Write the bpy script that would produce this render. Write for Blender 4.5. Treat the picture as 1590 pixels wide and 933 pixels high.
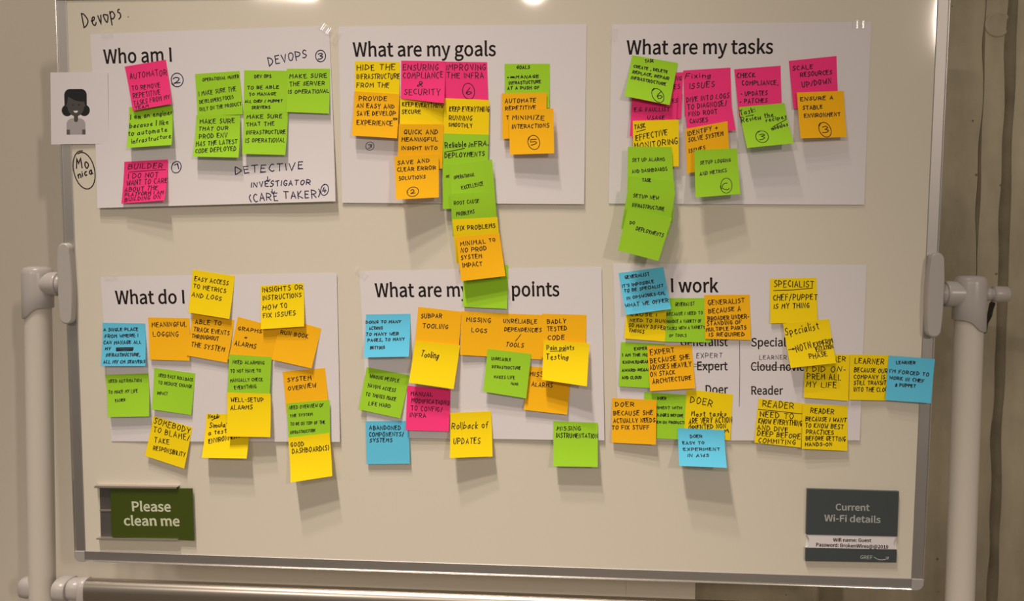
import bpy, math, random
from mathutils import Vector, Matrix, noise
from mathutils.geometry import tessellate_polygon

# ------------------------------------------------------------------ camera, light, exposure
SC = bpy.context.scene
COL = SC.collection
for o in list(bpy.data.objects):
    bpy.data.objects.remove(o)

PIVOT_Z = 1.350                       # height of the board's pivot
TC, TS = 0.99934, 0.03646             # the board leans about 2 degrees, its top towards the room
# board frame: x right, y up, z out of the face
BOARD = Matrix(((1, 0, 0, 0), (0, -TS, -TC, 0), (0, TC, -TS, PIVOT_Z), (0, 0, 0, 1)))

cam_data = bpy.data.cameras.new('camera')
cam_data.sensor_width = 36.0
cam_data.lens = 36.0 * 1300.0 / 1590.0
cam_data.clip_start = 0.05
CAM = bpy.data.objects.new('camera', cam_data)
COL.objects.link(CAM)
_R = ((0.9976479, -0.0066403, 0.0682240), (0.0120152, 0.9968277, -0.0786773), (-0.0674851, 0.0793120, 0.9945629))
def _axis(r, s):                      # a camera axis given in board axes (right, down, into the wall)
    return (BOARD.to_3x3() @ Vector((r[0], -r[1], -r[2]))) * s
_x, _y, _z = _axis(_R[0], 1), _axis(_R[1], -1), _axis(_R[2], -1)
_m = Matrix((_x, _y, _z)).transposed().to_4x4()
_m.translation = BOARD @ Vector((0.14254, 0.10249, 1.43187))
CAM.matrix_world = _m
SC.camera = CAM

SC.view_settings.view_transform = 'Standard'
SC.view_settings.look = 'None'
SC.view_settings.gamma = 1.0
SC.view_settings.use_curve_mapping = False
SC.view_settings.exposure = 0.0

W = bpy.data.worlds.new('room_ambience')
SC.world = W
W.use_nodes = True
W.node_tree.nodes['Background'].inputs[0].default_value = (0.95, 0.80, 0.66, 1)
W.node_tree.nodes['Background'].inputs[1].default_value = 0.21

def lamp(name, kind, loc, aim, energy, color, **kw):
    d = bpy.data.lights.new(name, kind)
    d.energy = energy
    d.color = color
    for k, v in kw.items():
        setattr(d, k, v)
    o = bpy.data.objects.new(name, d)
    COL.objects.link(o)
    o.location = loc
    o.rotation_euler = (Vector(aim) - Vector(loc)).to_track_quat('-Z', 'Y').to_euler()
    return o
WARM = (1.0, 0.83, 0.70)
for _y, _e in ((-1.55, 440), (-2.05, 550), (-2.65, 660)):      # a row of ceiling spots running away from the wall
    lamp('downlight', 'SPOT', (-0.90, _y, 6.20), (0.13, 0.0, -1.15), _e, WARM, spot_size=math.radians(27.5), spot_blend=1.0, shadow_soft_size=0.11)
lamp('room_lamp', 'AREA', (-1.70, -4.00, 2.84), (0, 0, 1.3), 19, WARM, shape='RECTANGLE', size=0.40, size_y=0.05)
lamp('room_lamp', 'AREA', (-0.10, -4.00, 2.83), (0, 0, 1.3), 8, WARM, shape='DISK', size=0.15)
lamp('room_lamp', 'AREA', (2.72, -4.70, 2.77), (0, 0, 1.3), 42, WARM, shape='ELLIPSE', size=0.12, size_y=0.42)

# ------------------------------------------------------------------ helpers
MM = 0.001
def mat(name, rgb, rough=0.6, metal=0.0, spec=0.5, bump=None, var=None, coat=0.0):
    m = bpy.data.materials.new(name)
    m.use_nodes = True
    nt = m.node_tree
    b = nt.nodes['Principled BSDF']
    b.inputs['Base Color'].default_value = (*rgb, 1)
    b.inputs['Roughness'].default_value = rough
    b.inputs['Metallic'].default_value = metal
    b.inputs['Specular IOR Level'].default_value = spec
    b.inputs['Coat Weight'].default_value = coat
    b.inputs['Coat Roughness'].default_value = 0.1
    tc = nt.nodes.new('ShaderNodeTexCoord')
    if var:                            # (scale, darker factor): mottling of the thing's own colour
        n = nt.nodes.new('ShaderNodeTexNoise'); n.inputs['Scale'].default_value = var[0]; n.inputs['Detail'].default_value = 5
        mx = nt.nodes.new('ShaderNodeMix'); mx.data_type = 'RGBA'
        mx.inputs[6].default_value = (*[c * var[1] for c in rgb], 1)
        mx.inputs[7].default_value = (*[min(1, c * (2 - var[1])) for c in rgb], 1)
        nt.links.new(tc.outputs['Object'], n.inputs['Vector'])
        nt.links.new(n.outputs['Fac'], mx.inputs[0]); nt.links.new(mx.outputs[2], b.inputs['Base Color'])
    if bump:                           # (scale, strength, distance)
        n = nt.nodes.new('ShaderNodeTexNoise'); n.inputs['Scale'].default_value = bump[0]; n.inputs['Detail'].default_value = 4
        bp = nt.nodes.new('ShaderNodeBump'); bp.inputs['Strength'].default_value = bump[1]; bp.inputs['Distance'].default_value = bump[2]
        nt.links.new(tc.outputs['Object'], n.inputs['Vector'])
        nt.links.new(n.outputs['Fac'], bp.inputs['Height']); nt.links.new(bp.outputs['Normal'], b.inputs['Normal'])
    return m

def clear_tape():
    m = mat('clear_tape', (0.9, 0.88, 0.84), 0.06, spec=0.8)
    b = m.node_tree.nodes['Principled BSDF']
    b.inputs['Alpha'].default_value = 0.10
    return m
M = {
    'floor': mat('grey_carpet', (0.26, 0.235, 0.20), 0.95, var=(60, 0.8)),
    'paint': mat('beige_wall_paint', (0.84, 0.80, 0.70), 0.75, spec=0.25, bump=(180, 0.08, 0.001)),
    'gouge': mat('dark_gouge', (0.02, 0.017, 0.012), 0.95),
    'board': mat('whiteboard_enamel', (0.74, 0.715, 0.615), 0.05, spec=0.30, bump=(2.2, 0.03, 0.004)),
    'alu': mat('anodised_aluminium', (0.48, 0.47, 0.46), 0.5, metal=1.0),
    'alu_lip': mat('polished_lip', (0.80, 0.79, 0.77), 0.22, metal=1.0),
    'seam': mat('stained_concrete_seam', (0.22, 0.195, 0.135), 0.9, spec=0.2, bump=(60, 0.5, 0.004), var=(14, 0.55)),
    'cap': mat('grey_corner_plastic', (0.38, 0.37, 0.36), 0.45),
    'tube': mat('grey_coated_tube', (0.66, 0.635, 0.57), 0.35),
    'tube_shiny': mat('silver_cross_tube', (0.60, 0.56, 0.50), 0.30, metal=1.0),
    'plastic': mat('grey_plastic', (0.48, 0.465, 0.455), 0.30),
    'rubber': mat('dark_castor', (0.05, 0.05, 0.05), 0.6),
    'paper': mat('white_paper', (0.78, 0.77, 0.81), 0.85, spec=0.2, bump=(14, 0.06, 0.004)),
    'print': mat('black_print', (0.018, 0.013, 0.014), 0.7, spec=0.2),
    'ink': mat('black_marker', (0.022, 0.014, 0.020), 0.6, spec=0.2),
    'ink_blue': mat('dark_blue_pen', (0.018, 0.020, 0.085), 0.6, spec=0.2),
    'note_pink': mat('pink_note', (0.95, 0.050, 0.25), 0.85, spec=0.15),
    'note_green': mat('green_note', (0.36, 0.72, 0.035), 0.85, spec=0.15),
    'note_yellow': mat('yellow_note', (0.97, 0.75, 0.008), 0.85, spec=0.15),
    'note_orange': mat('orange_note', (0.98, 0.53, 0.012), 0.85, spec=0.15),
    'note_blue': mat('blue_note', (0.13, 0.62, 0.92), 0.85, spec=0.15),
    'holder': mat('holder_metal', (0.55, 0.50, 0.46), 0.35, metal=0.7),
    'holder_dark': mat('holder_back', (0.09, 0.085, 0.08), 0.5),
    'sign_green': mat('dark_green_card', (0.055, 0.085, 0.006), 0.4),
    'sign_white_green': mat('pale_lettering', (0.80, 0.86, 0.66), 0.6),
    'slate': mat('slate_plate', (0.058, 0.074, 0.082), 0.4),
    'white_plastic': mat('white_plastic', (0.80, 0.80, 0.76), 0.4),
    'sign_grey': mat('grey_lettering', (0.50, 0.54, 0.53), 0.6),
    'pr_dark': mat('print_charcoal', (0.022, 0.022, 0.024), 0.7, spec=0.2),
    'pr_face': mat('print_dark_grey', (0.085, 0.083, 0.085), 0.7, spec=0.2),
    'pr_top': mat('print_light_grey', (0.42, 0.41, 0.43), 0.7, spec=0.2),
    'pr_arm': mat('print_mid_grey', (0.14, 0.12, 0.13), 0.7, spec=0.2),
    'pr_white': mat('print_white', (0.85, 0.85, 0.85), 0.7, spec=0.2),
    'tape': clear_tape(),
}
def concrete():
    m = mat('bare_concrete', (0.3, 0.27, 0.2), 0.85, spec=0.3)
    nt = m.node_tree; b = nt.nodes['Principled BSDF']
    tc = next(n for n in nt.nodes if n.type == 'TEX_COORD')
    def noi(scale, detail, vec=None, rough=0.6):
        n = nt.nodes.new('ShaderNodeTexNoise'); n.inputs['Scale'].default_value = scale; n.inputs['Detail'].default_value = detail
        n.inputs['Roughness'].default_value = rough
        nt.links.new(vec or tc.outputs['Object'], n.inputs['Vector']); return n
    mp = nt.nodes.new('ShaderNodeMapping'); mp.inputs['Scale'].default_value = (4, 1, 1.1)
    nt.links.new(tc.outputs['Object'], mp.inputs['Vector'])
    big, streak, fine = noi(2.2, 6), noi(1.6, 5, mp.outputs['Vector']), noi(45, 8)
    r = nt.nodes.new('ShaderNodeValToRGB')
    r.color_ramp.elements[0].position = 0.36; r.color_ramp.elements[0].color = (*(0.25, 0.225, 0.155), 1)
    r.color_ramp.elements[1].position = 0.64; r.color_ramp.elements[1].color = (*(0.58, 0.53, 0.395), 1)
    a = nt.nodes.new('ShaderNodeMath'); a.operation = 'MULTIPLY_ADD'; a.inputs[1].default_value = 0.5
    nt.links.new(streak.outputs['Fac'], a.inputs[0])
    h = nt.nodes.new('ShaderNodeMath'); h.operation = 'MULTIPLY'; h.inputs[1].default_value = 0.5
    nt.links.new(big.outputs['Fac'], h.inputs[0]); nt.links.new(h.outputs[0], a.inputs[2])
    nt.links.new(a.outputs[0], r.inputs['Fac'])
    v = nt.nodes.new('ShaderNodeTexVoronoi'); v.inputs['Scale'].default_value = 16
    nt.links.new(tc.outputs['Object'], v.inputs['Vector'])
    lt = nt.nodes.new('ShaderNodeMath'); lt.operation = 'LESS_THAN'; lt.inputs[1].default_value = 0.045
    nt.links.new(v.outputs['Distance'], lt.inputs[0])
    mx = nt.nodes.new('ShaderNodeMix'); mx.data_type = 'RGBA'; mx.inputs[7].default_value = (0.035, 0.03, 0.02, 1)
    hf = nt.nodes.new('ShaderNodeMath'); hf.operation = 'MULTIPLY'; hf.inputs[1].default_value = 0.55
    nt.links.new(lt.outputs[0], hf.inputs[0]); nt.links.new(hf.outputs[0], mx.inputs[0])
    nt.links.new(r.outputs['Color'], mx.inputs[6]); nt.links.new(mx.outputs[2], b.inputs['Base Color'])
    bp = nt.nodes.new('ShaderNodeBump'); bp.inputs['Strength'].default_value = 0.35; bp.inputs['Distance'].default_value = 0.004
    nt.links.new(fine.outputs['Fac'], bp.inputs['Height']); nt.links.new(bp.outputs['Normal'], b.inputs['Normal'])
    return m
M['concrete'] = concrete()

class MB:
    """Collects faces; build() links them as one mesh object."""
    def __init__(self):
        self.v, self.f, self.mi, self.sm = [], [], [], []
    def add(self, vs, fs, mi=0, smooth=False):
        o = len(self.v)
        self.v += [tuple(p) for p in vs]
        for f in fs:
            self.f.append([i + o for i in f]); self.mi.append(mi); self.sm.append(smooth)
    def build(self, name, mats, parent=None, mw=None):
        me = bpy.data.meshes.new(name)
        me.from_pydata(self.v, [], self.f)
        for m in (mats if isinstance(mats, list) else [mats]):
            me.materials.append(m)
        me.polygons.foreach_set('material_index', self.mi)
        me.polygons.foreach_set('use_smooth', self.sm)
        me.update()
        o = bpy.data.objects.new(name, me)
        COL.objects.link(o)
        if parent is not None:
            o.parent = parent
        if mw is not None:
            o.matrix_world = mw
        return o
    def box(self, a, b, mi=0, bev=0.0, mtx=None):
        """bevelled box between two corners"""
        a, b = Vector(a), Vector(b)
        c, h = (a + b) / 2, (b - a) / 2
        e = min(bev, h.x * .99, h.y * .99, h.z * .99)
        if e <= 0:
            vs = [c + Vector((x * h.x, y * h.y, z * h.z)) for x in (-1, 1) for y in (-1, 1) for z in (-1, 1)]
            fs = [(0, 1, 3, 2), (4, 6, 7, 5), (0, 4, 5, 1), (2, 3, 7, 6), (0, 2, 6, 4), (1, 5, 7, 3)]
        else:
            vs, idx = [], {}
            for x in (-1, 1):
                for y in (-1, 1):
                    for z in (-1, 1):
                        for k in range(3):
                            d = [h.x - e, h.y - e, h.z - e]; d[k] += e
                            idx[(x, y, z, k)] = len(vs)
                            vs.append(c + Vector((x * d[0], y * d[1], z * d[2])))
            fs = []
            for k in range(3):
                i, j = (k + 1) % 3, (k + 2) % 3
                for s in (-1, 1):
                    q = []
                    for p, r in ((-1, -1), (1, -1), (1, 1), (-1, 1)):
                        t = [0, 0, 0]; t[k] = s; t[i] = p; t[j] = r
                        q.append(idx[(*t, k)])
                    fs.append(q if s > 0 else q[::-1])
                for p in (-1, 1):
                    for r in (-1, 1):
                        q = []
                        for s in (-1, 1):
                            t = [0, 0, 0]; t[k] = s; t[i] = p; t[j] = r
                            q.append((idx[(*t, i)], idx[(*t, j)]))
                        f = [q[0][0], q[0][1], q[1][1], q[1][0]]
                        fs.append(f if p * r < 0 else f[::-1])
            for x in (-1, 1):
                for y in (-1, 1):
                    for z in (-1, 1):
                        f = [idx[(x, y, z, k)] for k in range(3)]
                        fs.append(f if x * y * z > 0 else f[::-1])
        if mtx:
            vs = [mtx @ p for p in vs]
        self.add(vs, fs, mi)
    def loft(self, rings, mi=0, smooth=True, cap=True):
        n = len(rings[0]); vs = [p for r in rings for p in r]; fs = []
        for k in range(len(rings) - 1):
            for i in range(n):
                j = (i + 1) % n
                fs.append((k * n + i, k * n + j, (k + 1) * n + j, (k + 1) * n + i))
        self.add(vs, fs, mi, smooth)
        if cap:
            self.add(rings[0], [list(range(n))[::-1]], mi)
            self.add(rings[-1], [list(range(n))], mi)
    def lathe(self, base, axis, prof, n=32, mi=0, sx=1.0):
        """rings (distance along axis, radius) about a line"""
        base, ax = Vector(base), Vector(axis).normalized()
        u = ax.orthogonal().normalized() if abs(ax.z) < .9 else Vector((1, 0, 0))
        w = ax.cross(u)
        self.loft([[base + ax * d + u * (r * math.cos(t) * sx) + w * (r * math.sin(t)) for t in [2 * math.pi * i / n for i in range(n)]] for d, r in prof], mi)
    def prism(self, pts, z0, z1, bev=0.0, mi=0, smooth=False):
        """outline (x, y) extruded from z0 to z1, with a bevelled front edge at z1"""
        n = len(pts); c = Vector((sum(p[0] for p in pts) / n, sum(p[1] for p in pts) / n))
        def ring(z, inset):
            out = []
            for p in pts:
                d = Vector(p) - c; L = d.length
                q = c + d * max(0, (L - inset) / L) if L else c
                out.append(Vector((q.x, q.y, z)))
            return out
        rings = [ring(z0, 0), ring(z1 - bev, 0)]
        if bev:
            rings += [ring(z1 - bev * .3, bev * .3), ring(z1, bev)]
        self.loft(rings, mi, smooth)

def tag(o, label=None, cat=None, group=None, kind=None):
    if label: o['label'] = label
    if cat: o['category'] = cat
    if group: o['group'] = group
    if kind: o['kind'] = kind
    return o
def empty(name, mw):
    o = bpy.data.objects.new(name, None)
    o.empty_display_size = 0.05
    COL.objects.link(o); o.matrix_world = mw
    return o
def child(mb, name, mats, parent):
    return mb.build(name, mats, parent)

# ------------------------------------------------------------------ lettering
# single-stroke pen letters: points are pairs of digits (x, y) on a grid nine units to a capital; ~ marks a curve
PEN = {
'A': '00 39 60|13 53', 'B': '00 09|~09 48 57 45 05|~05 45 63 41 00', 'C': '~58 39 17 04 12 30 51', 'D': '00 09|~09 38 64 31 00',
'E': '59 09 00 50|05 45', 'F': '00 09 59|05 45', 'G': '~58 39 17 04 12 30 52 54|54 34', 'H': '00 09|60 69|05 65', 'I': '00 09',
'J': '~49 43 31 11 02', 'K': '00 09|59 04 60', 'L': '09 00 50', 'M': '00 19 34 69 70', 'N': '00 09 60 69', 'O': '~39 17 04 11 30 52 65 58 39',
'P': '00 09|~09 48 66 44 04', 'Q': '~39 17 04 11 30 52 65 58 39|32 60', 'R': '00 09|~09 48 66 44 04|24 60', 'S': '~58 39 17 25 44 53 41 20 01',
'T': '09 69|39 30', 'U': '~09 03 11 30 52 69', 'V': '09 30 69', 'W': '09 20 46 60 89', 'X': '09 60|69 00', 'Y': '09 34 69|34 30', 'Z': '09 69 00 60',
'a': '~45 25 03 10 31 45|45 41 50', 'b': '09 00|~04 35 53 31 00', 'c': '~45 25 03 10 31', 'd': '~44 25 03 10 31 44|49 40 50', 'e': '~03 33 45 25 13 11 30 51',
'f': '~49 28 20|05 35', 'g': '~45 25 03 11 32 45|~45 42 3y 1y 0z', 'h': '09 00|~03 25 44 40', 'i': '05 00|07 08', 'k': '09 00|45 03 40', 'l': '09 00',
'm': '05 00|~03 15 33 30|~33 45 63 60', 'n': '05 00|~03 25 44 40', 'o': '~25 04 02 20 42 44 25', 'p': '05 0x|~04 35 53 31 01', 'r': '05 00|~03 14 35',
's': '~45 25 14 33 31 10 00', 't': '28 21 40|06 46', 'u': '~05 02 20 42 45|45 40', 'v': '05 20 45', 'w': '05 10 34 50 65', 'x': '05 40|45 00',
'y': '05 22|45 1x', 'z': '05 45 00 40',
'1': '07 29 20', '2': '~07 29 57 43 00|00 60', '3': '~08 39 57 25|~25 53 31 00', '4': '39 03 63|46 40', '5': '59 09 05|~05 45 53 31 00',
'6': '~49 15 02 20 52 34 02', '.': '00 01', ',': '11 0y', '-': '04 34', '/': '0z 49', '+': '04 64|31 37', '&': '~50 16 28 46 02 10 44',
'(': '~29 05 20', ')': '~09 25 00', ':': '00 01|05 06', "'": '09 07', '>': '03 83|55 83 51',
}
NEG = {'z': -1, 'y': -2, 'x': -3}
def _pt(s):
    return tuple(float(NEG[c]) if c in NEG else float(c) for c in s)
def smooth(p, k=4):
    out = []
    closed = p[0] == p[-1]
    n = len(p)
    for i in range(n - 1):
        a = p[i - 1] if i else (p[-2] if closed else p[0]); d = p[i + 2] if i + 2 < n else (p[1] if closed else p[-1])
        b, c = p[i], p[i + 1]
        for j in range(k):
            t = j / k
            out.append(tuple(.5 * (2 * b[q] + (c[q] - a[q]) * t + (2 * a[q] - 5 * b[q] + 4 * c[q] - d[q]) * t * t + (3 * b[q] - a[q] - 3 * c[q] + d[q]) * t ** 3) for q in (0, 1)))
    return out + [p[-1]]
GLYPH = {}
for _c, _s in PEN.items():
    st = []
    for part in _s.split('|'):
        cv = part.startswith('~')
        pts = [_pt(x) for x in part.lstrip('~').split()]
        st.append((cv, pts))
    GLYPH[_c] = (max(p[0] for _, q in st for p in q), st)
def pen_text(text, x0, y0, x1, y1, h, rng):
    """strokes of a hand-lettered line, in sheet millimetres (y down)"""
    adv, items = 0.0, []
    for ch in text:
        if ch == ' ':
            adv += 5.4; continue
        w, st = GLYPH[ch]
        items.append((adv, w, st)); adv += w + 3.4 + rng.uniform(-.3, .3)
    total = items[-1][0] + items[-1][1] if items[-1][1] or len(items) > 1 else 1.0
    total = max(total, 1.0)
    L = math.hypot(x1 - x0, y1 - y0)
    e = ((x1 - x0) / L, (y1 - y0) / L) if L else (1, 0)
    sx, sy = L / total, h * .94 / 9.0
    slant = rng.uniform(-.02, .10)
    out = []
    for a, w, st in items:
        rot = rng.gauss(0, .05); dy = rng.gauss(0, .35); k = 1 + rng.gauss(0, .06)
        for cv, pts in st:
            q = [(p[0] + rng.gauss(0, .22), p[1] + rng.gauss(0, .25)) for p in pts]
            if cv:
                if pts[0] == pts[-1]: q[-1] = (q[0][0] + .3, q[0][1] - .3)
                q = smooth(q)
            r = []
            for gx, gy in q:
                gx, gy = gx - w / 2, (gy - 4.5) * k + 4.5 + dy
                gx, gy = gx - rot * (gy - 4.5), gy + rot * gx
                X = (a + w / 2 + gx) * sx + slant * gy * sy
                Y = gy * sy
                r.append((x0 + e[0] * X + e[1] * Y, y0 + e[1] * X - e[0] * Y))
            out.append(r)
    return out
def ring_stroke(cx, cy, rx, ry, ang, rng):
    t0 = rng.uniform(.5, 1.5) * math.pi; n = 26; ca, sa = math.cos(math.radians(ang)), math.sin(math.radians(ang))
    w = rng.uniform(.04, .1)
    out = []
    for i in range(n + 3):
        t = t0 + 2 * math.pi * i / n
        k = 1 + w * (i / n - .5) + .03 * math.sin(2 * t + w * 50)
        a, b = rx * k * math.cos(t), ry * k * math.sin(t)
        out.append((cx + a * ca - b * sa, cy + a * sa + b * ca))
    return out
def ribbon(mb, pts, width, surf, lift, mi=0):
    """a pen stroke: a narrow band that lies on the sheet"""
    p = [pts[0]]
    for q in pts[1:]:
        if math.hypot(q[0] - p[-1][0], q[1] - p[-1][1]) > .05: p.append(q)
    if len(p) < 2:
        p = [(pts[0][0] - width * .3, pts[0][1]), (pts[0][0] + width * .3, pts[0][1])]
    # long straight strokes follow the sheet's curl
    r = [p[0]]
    for q in p[1:]:
        d = math.hypot(q[0] - r[-1][0], q[1] - r[-1][1]); n = max(1, int(d / 5.0)); s = r[-1]
        r += [(s[0] + (q[0] - s[0]) * i / n, s[1] + (q[1] - s[1]) * i / n) for i in range(1, n + 1)]
    p, n, hw, vs = r, len(r), width / 2, []
    for i in range(n):
        a, c = p[max(i - 1, 0)], p[min(i + 1, n - 1)]
        dx, dy = c[0] - a[0], c[1] - a[1]; L = math.hypot(dx, dy) or 1
        dx, dy = dx / L, dy / L
        ext = -hw * .6 if i == 0 else (hw * .6 if i == n - 1 else 0)
        k = hw
        if 0 < i < n - 1:
            ux, uy = p[i][0] - a[0], p[i][1] - a[1]; Lu = math.hypot(ux, uy) or 1
            k = hw / max(.5, abs(ux * dx + uy * dy) / Lu)
        x, y = p[i][0] + dx * ext, p[i][1] + dy * ext
        vs += [surf(x - dy * k, y + dx * k, lift), surf(x + dy * k, y - dx * k, lift)]
    mb.add(vs, [(2 * i, 2 * i + 1, 2 * i + 3, 2 * i + 2) for i in range(n - 1)], mi)
def ink(mb, surf, lines, unders, circs, width, seed, lift=.12, mi=0):
    rng = random.Random(seed)
    for t, x0, y0, x1, y1, h in lines:
        for s in pen_text(t, x0, y0, x1, y1, h, rng):
            ribbon(mb, s, width * (1.12 if h > 4.6 else .95), surf, lift, mi)
    for x0, y0, x1, y1 in unders:
        m = ((x0 + x1) / 2 + rng.gauss(0, .3), (y0 + y1) / 2 + rng.gauss(0, .3))
        ribbon(mb, [(x0, y0), m, (x1, y1)], width, surf, lift, mi)
    for c in circs:
        ribbon(mb, ring_stroke(*c, rng), width, surf, lift, mi)

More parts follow.
